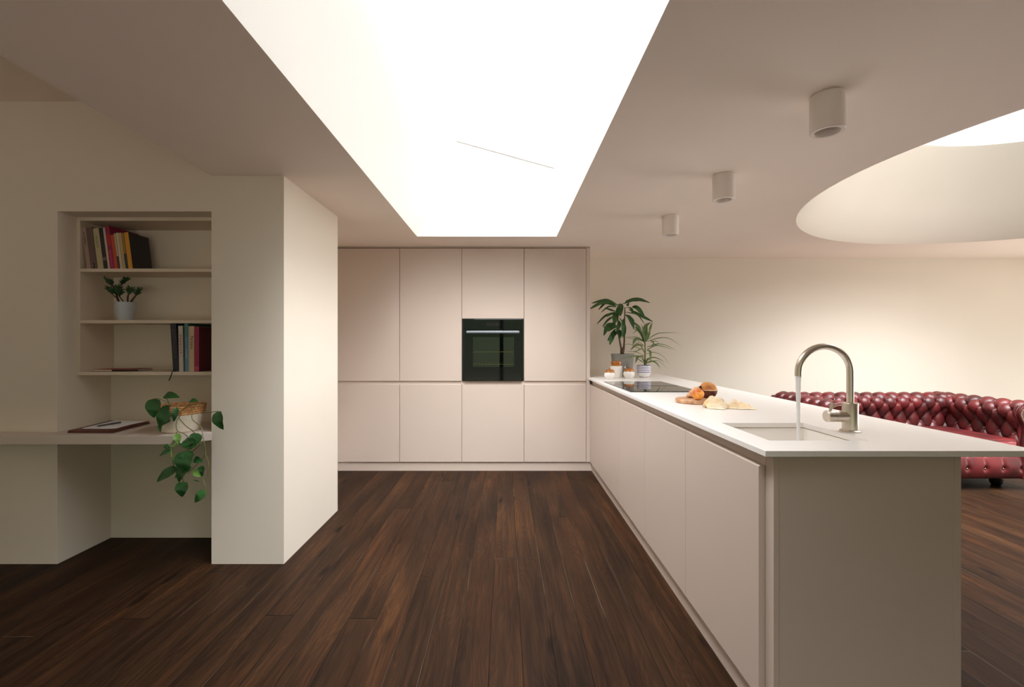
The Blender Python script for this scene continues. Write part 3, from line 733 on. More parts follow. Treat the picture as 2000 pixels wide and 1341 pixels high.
# folio with paper pad and pen on the desk
def dp(px, py, z=DZ):   # pixel to a point on the desk plane
    Y = (1.23-z)*F/(py-670.5); return P(px, py, Y)
t = thing('leather_folio', (-2.32, 2.66, DZ), 'open brown leather document folio lying on the desk', 'folio')
c0, c1, c2, c3 = dp(131, 845.5), dp(224, 845), dp(296, 821), dp(222, 818.5)
c0 = Vector((c0.x, 2.505, 0)); c1 = Vector((c1.x, 2.50, 0)); c2 = Vector((P(293, 0, 2.80).x, 2.80, 0)); c3 = Vector((P(216, 0, 2.84).x, 2.84, 0))
def sheet(z0, z1, s, m, name, par, curl=0, inset=(0, 0)):
    bm = bmesh.new(); cen = (c0+c1+c2+c3)/4; n = 10; g0 = []; g1 = []
    for i in range(n+1):
        ra, rb = [], []
        for j in range(n+1):
            u, v = i/n, j/n
            p = (c0*(1-u)+c1*u)*(1-v)+(c3*(1-u)+c2*u)*v
            p = cen+(p-cen)*s+Vector((inset[0], inset[1], 0))
            zz = curl*(max(0, u-.6)/.4)**2*(.4+.6*math.sin(v*PI))
            ra.append(bm.verts.new((p.x, p.y, z0+zz*.8))); rb.append(bm.verts.new((p.x, p.y, z1+zz)))
        g0.append(ra); g1.append(rb)
    for i in range(n):
        for j in range(n):
            bm.faces.new((g0[i][j], g0[i][j+1], g0[i+1][j+1], g0[i+1][j])); bm.faces.new((g1[i][j], g1[i+1][j], g1[i+1][j+1], g1[i][j+1]))
    for i in range(n):
        bm.faces.new((g0[i][0], g0[i+1][0], g1[i+1][0], g1[i][0])); bm.faces.new((g0[i][n], g1[i][n], g1[i+1][n], g0[i+1][n]))
        bm.faces.new((g0[0][i], g1[0][i], g1[0][i+1], g0[0][i+1])); bm.faces.new((g0[n][i], g0[n][i+1], g1[n][i+1], g1[n][i]))
    return obj(name, bm, m, par, smooth='auto')
sheet(DZ+.0005, DZ+.0055, 1.0, 'leather_br', 'back_cover', t, .004)
sheet(DZ+.0065, DZ+.0135, .985, 'leather_br', 'inner_leaf', t, .008)
sheet(DZ+.0137, DZ+.0165, .80, 'paper', 'writing_pad', t, .003, (.01, .025))
pa = Vector((-2.312, 2.655, DZ+.0225))
tn = thing('pen', pa, 'grey pen lying on the white writing pad', 'pen')
dirp = (Vector((P(233, 0, 2.72).x, 2.72, 0))-Vector((P(182, 0, 2.58).x, 2.58, 0))).normalized()
bm = bmesh.new(); tube(bm, [pa-dirp*.065, pa-dirp*.055, pa+dirp*.01], [.002, .0042, .0042], 12); obj('barrel', bm, 'pen', tn, smooth='auto')
bm = bmesh.new(); tube(bm, [pa+dirp*.0102, pa+dirp*.065], [.0052, .005], 12); cp_ = obj('cap', bm, 'pen', tn, smooth='auto')

# ------------------------------------------------------------------ leaf helper
def leaf(bm, pts, width, nrm, prof=None, fold=0.25, n=None, wave=0.0):
    pts = [Vector(p) for p in pts]; N = len(pts); nrm = Vector(nrm).normalized(); rows = []
    for i, p in enumerate(pts):
        t = i/(N-1); tan = (pts[min(i+1, N-1)]-pts[max(i-1, 0)]).normalized()
        side = tan.cross(nrm)
        if side.length < 1e-4: side = tan.orthogonal()
        side.normalize(); nn = side.cross(tan).normalized()
        w_ = width*(prof(t) if prof else max(.03, math.sin(PI*min(1, t*.93+.05))**.7))
        rows.append([bm.verts.new(p+side*w_*s+nn*(abs(s)*w_*fold+wave*w_*math.sin(t*14+s*3))) for s in (-.5, -.25, 0, .25, .5)])
    for a, b in zip(rows, rows[1:]):
        for k in range(4): bm.faces.new((a[k], a[k+1], b[k+1], b[k]))
def heart(t):   # heart-leaf width profile
    return max(.02, (math.sin(PI*t**.62)**.8)*(1.0 if t < .7 else 1.0))
def heartleaf(bm, base, tip, width, nrm=(0.2, -1, .3), curl=.12, fold=.18):
    base, tip = Vector(base), Vector(tip); d = tip-base; n_ = Vector(nrm).normalized()
    pts = [base+d*(i/12)+n_*curl*d.length*math.sin(PI*i/12) for i in range(13)]
    leaf(bm, pts, width, n_, heart, fold, wave=.03)

# pothos in a basket on the desk end
bc = Vector((P(349, 0, 2.56).x, 2.575, DZ))
t = thing('trailing_pothos', bc, 'trailing heart-leaved pothos in a two-tone woven basket at the desk end', 'plant')
bm = bmesh.new()
prof = [(.001, .001), (.080, .001), (.085, .004)]
nr = 15
for i in range(nr*4+1):
    f = i/(nr*4); z = .006+f*.094; r = .086+.026*f+.0032*abs(math.sin(PI*i/4)); prof.append((r, z))
lathe(bm, prof+[(.104, .098), (.08, .02), (.001, .015)], bc, 48)
obj('rope_basket', bm, mat('cream_rope', (238, 228, 212), .9, vary=.06, scale=60, bump=.4), t, smooth=True)
bm = bmesh.new()
prof = []
for i in range(17):
    f = i/16; prof.append((.1135+.006*f+.0035*abs(math.sin(PI*i/4)), .0985+f*.05))
prof = prof+[(.114, .148), (.109, .102)]
R0 = []
lathe(bm, prof+[prof[0]], bc, 64, cap=False)
for v in bm.verts:   # woven twist
    a = math.atan2(v.co.y-bc.y, v.co.x-bc.x); k = 1+.02*math.sin(a*30+v.co.z*160); v.co.x = bc.x+(v.co.x-bc.x)*k; v.co.y = bc.y+(v.co.y-bc.y)*k
obj('seagrass_rim', bm, mat('woven_seagrass', (222, 168, 112), .85, rgb2=(176, 122, 74), scale=70, bump=.8, bscale=160), t, smooth=True)
bm = bmesh.new(); lathe(bm, [(.109, .118), (.06, .126), (.001, .128)], bc, 32); obj('soil', bm, 'soil', t, smooth=True)
def q_(zx, zy, Y=2.44): return P(120+zx/5.83, 760+zy/5.83, Y)
bl = bmesh.new(); bl2 = bmesh.new(); bv = bmesh.new()
rimz = DZ+.15
vines = [
 [(1300, 240, 2.50), (1365, 270, 2.44), (1310, 370, 2.425), (1320, 470, 2.41), (1420, 520, 2.41), (1440, 600, 2.40), (1400, 760, 2.40), (1380, 1000, 2.40), (1390, 1050, 2.40)],
 [(1480, 180, 2.55), (1490, 250, 2.45), (1490, 340, 2.43), (1590, 430, 2.41), (1610, 540, 2.40), (1640, 720, 2.40), (1590, 800, 2.40), (1520, 880, 2.40), (1440, 960, 2.40)],
 [(1340, 330, 2.44), (1420, 420, 2.42), (1500, 480, 2.41), (1590, 600, 2.40), (1500, 700, 2.40), (1440, 760, 2.41)],
 [(1640, 740, 2.40), (1675, 850, 2.40), (1670, 1000, 2.41)],
 [(1560, 890, 2.40), (1600, 1000, 2.40), (1635, 1100, 2.40), (1620, 1150, 2.40)],
 [(1310, 480, 2.41), (1300, 560, 2.40), (1265, 640, 2.41), (1270, 720, 2.41), (1280, 870, 2.41)],
 [(1260, 225, 2.50), (1210, 150, 2.48), (1100, 105, 2.47), (1060, 110, 2.46)],
 [(1250, 210, 2.52), (1200, 110, 2.54), (1175, 70, 2.54)],
 [(1370, 240, 2.48), (1440, 185, 2.49), (1500, 170, 2.52), (1560, 200, 2.52), (1580, 150, 2.52)],
 [(1590, 270, 2.50), (1680, 262, 2.45), (1780, 250, 2.42)],
 [(1340, 620, 2.41), (1280, 580, 2.40), (1250, 640, 2.40)],
]
for v in vines: tube(bv, catmull([q_(*p) for p in v], 6), .0022, 6)
LV = [ # base, tip, width(zoom px), young?, depth
 ((1060, 105), (1055, 325), 150, 0, 2.45, (.3, -1, .1)), ((1170, 75), (1350, 95), 95, 0, 2.52, (0, -.7, .6)), ((1455, 140), (1555, 140), 70, 0, 2.50, (0, -.6, .8)),
 ((1780, 250), (1845, 460), 145, 0, 2.42, (-.2, -1, .1)), ((1215, 240), (1120, 430), 150, 0, 2.43, (.1, -1, .2)), ((1190, 180), (1210, 290), 100, 0, 2.46, (0, -1, .3)),
 ((1240, 350), (1105, 420), 60, 0, 2.44, (0, -.9, .5)), ((1120, 400), (1130, 490), 40, 0, 2.43, (.4, -1, 0)),
 ((1520, 560), (1440, 690), 150, 0, 2.395, (0, -1, .3)), ((1440, 560), (1480, 680), 150, 0, 2.39, (0, -1, .1)), ((1560, 500), (1500, 640), 130, 0, 2.40, (.2, -1, .1)),
 ((1320, 500), (1330, 630), 75, 1, 2.40, (.5, -1, .1)), ((1290, 560), (1370, 640), 45, 0, 2.405, (0, -1, .3)), ((1300, 640), (1225, 640), 40, 1, 2.40, (0, -.8, .6)),
 ((1225, 640), (1170, 670), 60, 0, 2.405, (.3, -1, .2)), ((1245, 690), (1115, 765), 60, 0, 2.40, (0, -.8, .5)),
 ((1420, 700), (1400, 960), 190, 0, 2.385, (.1, -1, .1)), ((1480, 700), (1340, 900), 120, 0, 2.39, (.2, -1, .1)), ((1500, 720), (1440, 900), 100, 0, 2.40, (-.4, -1, 0)),
 ((1320, 890), (1085, 1055), 110, 0, 2.40, (.1, -.9, .4)), ((1420, 860), (1340, 1060), 130, 0, 2.39, (-.2, -1, .2)), ((1480, 880), (1290, 1010), 80, 0, 2.395, (0, -1, .3)),
 ((1390, 1050), (1375, 1225), 140, 0, 2.40, (.1, -1, .1)), ((1640, 1150), (1520, 1290), 100, 0, 2.40, (.2, -1, .3)),
 ((1510, 790), (1620, 830), 75, 0, 2.40, (0, -1, .4)), ((1600, 870), (1610, 990), 100, 0, 2.40, (-.2, -1, .1)), ((1510, 920), (1590, 995), 70, 1, 2.395, (.2, -1, .1)),
 ((1310, 200), (1280, 370), 60, 0, 2.45, (.6, -1, 0)), ((1570, 1050), (1500, 1030), 16, 0, 2.40, (0, -1, .4)),
]
for b, tp, wz, yg, Y, n_ in LV:
    heartleaf(bl2 if yg else bl, q_(*b, Y), q_(tp[0], tp[1], Y-.01), wz/5.83/F*Y*1.02, n_)
for p_ in [((1260, 640), (1275, 870))]: heartleaf(bl2, q_(*p_[0], 2.41), q_(*p_[1], 2.41), .008, (.3, -1, 0))
obj('vines', bv, 'vine', t, smooth=True); obj('leaves', bl, 'pothos', t, smooth=True)
lo = obj('young_leaves', bl2, 'pothos_lt', t, smooth=True); lo['label'] = 'pale young leaves'

# ------------------------------------------------------------------ plants on the worktop
ZW = .9005
def r_(zx, zy, Y=4.6): return P(1130+zx/6.095, 560+zy/6.095, Y)
pc = r_(525, 1060, 4.62); pc.z = ZW
t = thing('tall_dracaena', pc, 'tall two-stemmed dracaena in a grey tapered planter in the worktop corner', 'plant')
bm = bmesh.new()
s_ = PI/4
def sq(h, rz, ri=None): return (rz, h)
lathe(bm, [(.001, 0), (.088, 0), (.092, .004), (.1165, .222), (.118, .226), (.110, .226), (.106, .205), (.001, .203)], pc, 48)
obj('planter', bm, 'potgrey', t, smooth='auto')
bm = bmesh.new(); lathe(bm, [(.105, .2055), (.001, .213)], pc, 24); obj('soil', bm, 'soil', t, smooth=True)
bs = bmesh.new()
tube(bs, catmull([r_(520, 800, 4.62), r_(515, 760, 4.62), r_(490, 640, 4.61), r_(470, 480, 4.60), r_(472, 240, 4.60)], 6), [.013, .005], 10)
tube(bs, catmull([r_(528, 800, 4.63), r_(540, 720, 4.64), r_(545, 600, 4.65), r_(548, 400, 4.65), r_(552, 240, 4.65)], 6), [.011, .005], 10)
tube(bs, [r_(518, 800, 4.625), r_(518, 720, 4.625)], [.02, .017], 12)
obj('stems', bs, 'stem', t, smooth=True)
bl = bmesh.new()
LD = [ # base, mid, tip, width px, dy
 ((470, 220), (330, 165), (155, 195), 36, -.05), ((455, 235), (290, 195), (130, 265), 42, -.12), ((440, 220), (330, 195), (235, 275), 30, .0), ((440, 240), (360, 240), (265, 305), 18, .06),
 ((560, 170), (700, 150), (850, 190), 38, -.05), ((555, 190), (640, 165), (740, 165), 44, .04), ((600, 170), (720, 165), (840, 185), 30, .0),
 ((490, 200), (500, 250), (495, 350), 55, -.12), ((440, 290), (380, 280), (310, 250), 30, -.05), ((450, 300), (380, 330), (335, 355), 28, -.1),
 ((430, 300), (320, 350), (215, 445), 22, .02), ((460, 300), (440, 360), (430, 440), 60, -.1), ((450, 330), (350, 400), (285, 475), 24, .04),
 ((470, 380), (380, 460), (290, 480), 26, .05), ((440, 440), (350, 470), (300, 580), 48, -.06), ((470, 470), (410, 480), (345, 530), 60, -.09), ((440, 500), (400, 560), (345, 640), 26, 0),
 ((430, 520), (400, 590), (370, 690), 50, -.1), ((480, 400), (480, 460), (450, 540), 40, -.1), ((480, 500), (440, 560), (350, 640), 30, -.03), ((490, 510), (490, 560), (495, 610), 46, -.08),
 ((540, 380), (530, 460), (525, 605), 40, -.1), ((550, 440), (545, 520), (540, 600), 34, -.05), ((560, 250), (620, 260), (640, 320), 36, -.1),
 ((600, 270), (740, 350), (885, 415), 46, -.09), ((640, 235), (700, 260), (790, 360), 50, -.05), ((560, 330), (610, 380), (660, 500), 50, -.1), ((580, 340), (640, 400), (640, 470), 36, -.02),
 ((555, 300), (700, 340), (790, 450), 16, .04), ((600, 400), (700, 470), (760, 560), 34, .0), ((500, 200), (540, 200), (600, 185), 30, -.1), ((560, 200), (580, 230), (600, 180), 24, .05),
 ((480, 230), (470, 280), (440, 330), 40, -.06), ((480, 360), (520, 420), (560, 470), 20, .05)]
for b, m_, tp, wz, dy in LD:
    pb, pm, pt = r_(*b, 4.61), r_(*m_, 4.61+dy*.6), r_(*tp, 4.61+dy)
    cv = catmull([pb, pm+Vector((0, 0, .004)), pt], 7)
    leaf(bl, cv, wz/6.095/F*4.6*1.22, (random.uniform(-.3, .3), -1, .8), None, .2, wave=.03)
obj('leaves', bl, 'leaf', t, smooth=True)

pc = r_(778, 1072, 4.42); pc.z = ZW
t = thing('small_dracaena', pc, 'small spiky narrow-leaved plant in a blue and white striped pot behind the hob', 'plant')
bm = bmesh.new()
bl_m = mat('blue_dash_glaze', (232, 230, 232), .3, vary=.0)
g = NG(bl_m); tcn = g.n('ShaderNodeTexCoord'); sx = g.n('ShaderNodeSeparateXYZ'); g.l(tcn.outputs['Object'], sx.inputs[0])
ang = g.math('ARCTAN2', sx.outputs[1], sx.outputs[0])
rowf = g.math('FRACT', g.math('MULTIPLY', sx.outputs[2], 1/.0165))
rowi = g.math('FLOOR', g.math('MULTIPLY', sx.outputs[2], 1/.0165))
dash = g.math('FRACT', g.math('ADD', g.math('MULTIPLY', ang, 7.0), g.math('MULTIPLY', rowi, .5)))
on = g.math('MULTIPLY', g.math('LESS_THAN', rowf, .42), g.math('LESS_THAN', dash, .86))
on = g.math('MULTIPLY', on, g.math('GREATER_THAN', sx.outputs[2], .045))
mx = g.n('ShaderNodeMix', data_type='RGBA'); g.l(on, mx.inputs[0]); mx.inputs[6].default_value = lin((232, 230, 232)); mx.inputs[7].default_value = lin((72, 84, 150)); g.l(mx.outputs[2], g.b.inputs['Base Color'])
lathe(bm, [(.001, .008), (.03, .008), (.045, .010), (.060, .03), (.0655, .055), (.0655, .118), (.064, .120), (.060, .118), (.059, .10), (.001, .10)], pc, 48)
obj('pot', bm, bl_m, t, smooth='auto')
for a_ in (0.5, 2.6, 4.7):
    obj('pot_foot', box(pc.x+.035*math.cos(a_)-.006, pc.x+.035*math.cos(a_)+.006, pc.y+.035*math.sin(a_)-.006, pc.y+.035*math.sin(a_)+.006, ZW, ZW+.0085), 'ceramic', t)
bm = bmesh.new(); lathe(bm, [(.0585, .1005), (.001, .106)], pc, 24); obj('soil', bm, 'soil', t, smooth=True)
bm = bmesh.new(); tube(bm, catmull([r_(790, 960, 4.42), r_(792, 800, 4.42), r_(790, 620, 4.42)], 5), [.009, .006], 10); obj('stem', bm, 'vine', t, smooth=True)
bl = bmesh.new()
LS = [((800, 640), (930, 560), (1070, 545), (1225, 548), 10, 0), ((820, 650), (950, 610), (1080, 615), (1240, 715), 12, -.05), ((815, 720), (930, 680), (1050, 700), (1175, 765), 14, .05),
 ((810, 750), (920, 700), (1040, 720), (1120, 750), 12, -.08), ((815, 760), (900, 690), (960, 700), (1000, 730), 8, .08), ((800, 800), (900, 780), (1010, 830), (1085, 930), 9, .04),
 ((810, 880), (880, 840), (960, 860), (1030, 905), 16, -.06), ((820, 910), (900, 880), (960, 890), (1065, 975), 10, .02), ((815, 900), (870, 885), (930, 910), (975, 975), 20, -.08),
 ((780, 640), (700, 600), (600, 600), (415, 620), 9, .08), ((780, 700), (700, 640), (650, 620), (560, 610), 9, -.02), ((775, 760), (690, 720), (600, 680), (480, 710), 9, .06), ((770, 720), (700, 760), (640, 770), (545, 768), 9, .0),
 ((780, 820), (700, 780), (640, 770), (560, 770), 9, -.05), ((780, 840), (700, 820), (600, 830), (500, 860), 14, -.06), ((770, 830), (690, 830), (640, 830), (580, 870), 12, -.1), ((765, 820), (700, 840), (690, 870), (670, 910), 26, -.05),
 ((780, 650), (690, 620), (660, 650), (645, 695), 34, -.05), ((770, 700), (700, 690), (660, 710), (615, 755), 34, -.08), ((780, 660), (740, 560), (700, 520), (640, 555), 20, .05), ((780, 620), (720, 540), (690, 510), (640, 500), 22, .0),
 ((785, 640), (760, 560), (700, 500), (660, 465), 40, .02), ((800, 640), (790, 560), (800, 470), (865, 420), 60, -.05), ((800, 650), (830, 560), (850, 490), (880, 420), 40, -.1), ((790, 640), (775, 560), (765, 500), (745, 440), 16, .05),
 ((780, 600), (740, 520), (680, 450), (650, 440), 26, .03), ((860, 660), (890, 650), (930, 650), (970, 690), 12, .0), ((820, 760), (850, 770), (855, 830), (862, 910), 26, -.08), ((840, 640), (880, 650), (900, 690), (940, 690), 18, -.08),
 ((770, 900), (740, 880), (710, 860), (700, 850), 14, 0), ((795, 930), (770, 860), (750, 830), (700, 820), 12, .03), ((785, 780), (740, 700), (700, 670), (620, 640), 12, .03), ((775, 900), (790, 860), (780, 820), (740, 800), 12, .02),
 ((780, 930), (770, 880), (720, 830), (690, 850), 14, -.05), ((800, 940), (810, 880), (830, 850), (870, 840), 16, -.03), ((790, 800), (760, 750), (730, 740), (660, 790), 12, -.08)]
for b, m1, m2, tp, wz, dy in LS:
    cv = catmull([r_(*b, 4.42), r_(*m1, 4.42+dy*.4), r_(*m2, 4.42+dy*.8), r_(*tp, 4.42+dy*1.1)], 5)
    leaf(bl, cv, wz/6.095/F*4.4*1.15, (random.uniform(-.3, .3), -1, .9), lambda t: max(.05, min(1, .5+2*t)*(1-t**3)), .25)
obj('leaves', bl, 'leaf2', t, smooth=True)

# jars
def jar(zx, zy, Y, r, h, L, tall, spoon=False):
    c = r_(zx, zy, Y); c.z = ZW
    t = thing('ceramic_jar', c, L, 'jar', 'white and amber lidded jars by the planter')
    bm = bmesh.new(); z1 = h*(.70 if tall else .60)
    if tall: pr = [(.001, 0), (r*.93, 0), (r*.98, .004), (r, .02), (r, z1-.008), (r*.97, z1)]
    else: pr = [(.001, 0), (r*.62, 0), (r*.70, .004), (r*.93, z1*.35), (r, z1*.6), (r*.96, z1*.82), (r*.84, z1)]
    lathe(bm, pr+[(r*.5, z1)], c, 40); obj('body', bm, 'ceramic', t, smooth='auto')
    bm = bmesh.new(); rn = r*.88 if tall else r*.8
    lathe(bm, [(rn*.7, z1+.0005), (rn*1.02, z1+.001), (rn*1.0, z1+.01), (rn*.93, z1+.014), (rn*.93, z1+.02)], c, 40); obj('neck', bm, 'amber', t, smooth='auto')
    bm = bmesh.new(); z2 = z1+.0205
    if tall: pr = [(rn*.9, z2), (rn*1.0, z2+.003), (rn*1.0, h-.008), (rn*.9, h-.003), (rn*.3, h), (.001, h)]
    else: pr = [(rn*.9, z2), (rn*.93, z2+.003), (rn*.6, h-.014), (rn*.16, h-.010), (rn*.2, h-.003), (rn*.12, h), (.001, h)]
    lathe(bm, pr, c, 32); lid = obj('lid', bm, 'amber', t, smooth='auto')
    if spoon:
        bm = bmesh.new(); tube(bm, [c+Vector((-r*.45, 0, z1+.014)), c+Vector((-r*.72, -.004, h*.98))], [.0025, .0028], 8)
        bmesh.ops.create_uvsphere(bm, u_segments=12, v_segments=8, radius=.006, matrix=Matrix.Translation(c+Vector((-r*.74, -.004, h*.99))))
        so = obj('spoon', bm, 'ceramic', t, smooth=True)
jar(371, 1093, 4.225, .0525, .101, 'small squat white and amber jar at the left, in front of the tall jar', False)
jar(449, 1073, 4.41, .058, .162, 'tallest white jar with an amber lid in front of the grey planter', True)
jar(601, 1080, 4.33, .0545, .107, 'small squat white and amber jar with a white spoon, left of the striped pot', False, True)

# ------------------------------------------------------------------ board, bread, peach, cloth
bcx, bcy = 1.085, 2.545
bm = bmesh.new(); rb = .128
lathe(bm, [(.001, 0), (rb-.006, 0), (rb, .005), (rb, .017), (rb-.005, .022), (.001, .022)], (0, 0, 0), 56)
for v in bm.verts: v.co.y *= .86
wm = mat('board_grain', (206, 158, 118), .5)
g = NG(wm); tcn = g.n('ShaderNodeTexCoord'); mp = g.n('ShaderNodeMapping'); mp.inputs['Scale'].default_value = (6, 60, 20); mp.inputs['Rotation'].default_value = (0, 0, .3)
nz = g.n('ShaderNodeTexNoise'); nz.inputs['Scale'].default_value = 1.2; nz.inputs['Detail'].default_value = 4
rp = g.n('ShaderNodeValToRGB'); rp.color_ramp.elements[0].color = lin((166, 116, 82)); rp.color_ramp.elements[0].position = .3; rp.color_ramp.elements[1].color = lin((218, 174, 132)); rp.color_ramp.elements[1].position = .65
g.l(tcn.outputs['Object'], mp.inputs[0]); g.l(mp.outputs[0], nz.inputs['Vector']); g.l(nz.outputs[0], rp.inputs[0]); g.l(rp.outputs[0], g.b.inputs['Base Color'])
o = obj('cutting_board', bm, wm, smooth='auto', local=True); o.location = (bcx, bcy, ZW)
tag(o, 'round wooden chopping board with bread and fruit on the worktop', 'chopping board')
ZB = ZW+.0225
def blob(bm, c, r, sc, seg=28, rough=.05, freq=20, zmin=None, zmax=None, rot=None, seed=0):
    mtx = Matrix.Translation(c) @ (rot or Matrix.Identity(4))
    geo = bmesh.ops.create_uvsphere(bm, u_segments=seg, v_segments=seg//2+4, radius=1)
    for v in geo['verts']:
        p = v.co.copy(); n = noise.noise(p*freq*.1+Vector((seed, 0, 0)))
        p = Vector((p.x*sc[0], p.y*sc[1], p.z*sc[2]))*r*(1+rough*n)
        if zmin is not None: p.z = max(zmin, p.z)
        if zmax is not None: p.z = min(zmax, p.z)
        v.co = mtx @ p
lc = Vector((P(1386, 0, 2.56).x, 2.575, ZB))
t = thing('bread_loaf', lc, 'dark-crusted half loaf of bread standing at the back of the chopping board', 'bread')
bm = bmesh.new(); blob(bm, lc+Vector((0, 0, .046)), .046, (1.0, .95, 1.15), zmin=-.0455, zmax=-.004, rough=.1, freq=30); obj('lower_crust', bm, 'crustdk', t, smooth=True)
bm = bmesh.new(); lathe(bm, [(.001, .0), (.0455, .0), (.0475, .003), (.0465, .0075), (.001, .0075)], lc+Vector((0, 0, .0425)), 32); obj('crumb', bm, 'crumb', t, smooth='auto')
bm = bmesh.new(); blob(bm, lc+Vector((-.002, 0, .048)), .046, (1.0, .95, .86), zmin=-.0005, rough=.12, freq=26, seed=3); obj('upper_crust', bm, 'crust', t, smooth=True)
rc = Vector((P(1358, 0, 2.56).x, 2.575, ZB+.026))
t = thing('bread_piece', (rc.x, rc.y, ZB), 'torn pale piece of bread sloping against the left side of the loaf', 'bread')
bm = bmesh.new(); blob(bm, rc+Vector((-.001, 0, .006)), .042, (1.12, .7, .40), rough=.3, freq=28, rot=Matrix.Rotation(-.66, 4, 'Y'), seed=9); obj('crust', bm, 'crumb2', t, smooth=True)
bm = bmesh.new(); blob(bm, rc+Vector((.028, -.018, .034)), .008, (.9, .6, 1.2), rough=.2, freq=20); obj('burnt_tip', bm, 'foot', t, smooth=True)
pm_ = mat('peach_skin', (204, 66, 40), .4, rgb2=(244, 172, 70), scale=16)
pcn = Vector((P(1366, 0, 2.46).x, 2.475, ZB+.0295))
bm = bmesh.new(); geo = bmesh.ops.create_uvsphere(bm, u_segments=32, v_segments=20, radius=.030)
for v in bm.verts:
    a = math.atan2(v.co.y, v.co.x); rr_ = math.hypot(v.co.x, v.co.y)
    dn_ = math.exp(-(rr_/.009)**2)*.009; v.co.z -= dn_*(1 if v.co.z > 0 else -1)
    v.co.x *= 1.05; k = 1-.05*math.exp(-((a+1.2)/.18)**2); v.co.x *= k; v.co.y *= k
bmesh.ops.rotate(bm, verts=bm.verts, cent=(0, 0, 0), matrix=Matrix.Rotation(1.0, 3, 'X') @ Matrix.Rotation(.5, 3, 'Z'))
zm = min(v.co.z for v in bm.verts)
t = thing('peach', (pcn.x, pcn.y, ZB), 'red and yellow peach at the front of the chopping board', 'fruit')
o = obj('flesh', bm, pm_, t, smooth=True, local=True); o.location = (0, 0, -zm+.0002)
# cloth
bm = bmesh.new(); NU, NV = 44, 60; rows = []
cx0, cx1 = P(1377, 0, 2.33).x, P(1478, 0, 2.30).x
for i in range(NU+1):
    u = i/NU; row = []
    if u < .42: hw = .030+.055*math.sin(min(1, u/.30)*PI/2) if u < .26 else .085-.062*((u-.26)/.16)**1.2
    else: hw = .023+.052*math.sin(min(1, (u-.42)/.45)*PI/2)
    if u < .42: H = .052*math.sin(PI*min(1, (u+.02)/.46))**.8+.012
    else: H = .024+.018*math.sin(PI*(u-.42)/.4) if u < .82 else .024*max(0, 1-(u-.82)/.18)**.8
    H = max(H, .001)
    for j in range(NV+1):
        v = -1+2*j/NV
        k = 5.2 if u < .42 else 3.6
        fold = .58+.30*math.cos(v*PI*k+u*3+1.3*math.sin(v*4+u*6))+.07*math.cos(v*PI*8-u*14+2*math.sin(u*9))
        z = H*(1-abs(v)**2.2)*fold+.002
        z += (.022*noise.noise(Vector((u*9, v*4, 2)))+.006*noise.noise(Vector((u*20, v*8, 7))))*(1-abs(v)**3)
        y = 2.335+hw*v+.008*math.sin(u*9)
        x = cx0+(cx1-cx0)*u+.008*math.sin(v*7)*(1-abs(2*u-1))-.02*abs(v)*(1 if u > .6 else 0)*u
        row.append(bm.verts.new((x, y, ZW+max(.0015, z))))
    rows.append(row)
for a, b in zip(rows, rows[1:]):
    for j in range(NV): bm.faces.new((a[j], a[j+1], b[j+1], b[j]))
o = obj('crumpled_cloth', bm, 'cloth', smooth=True, origin=((cx0+cx1)/2, 2.335, ZW)); m_ = o.modifiers.new('thick', 'SOLIDIFY'); m_.thickness = .0012; m_.offset = 1
tag(o, 'crumpled cream cloth gathered in the middle, lying on the worktop beside the board', 'cloth')

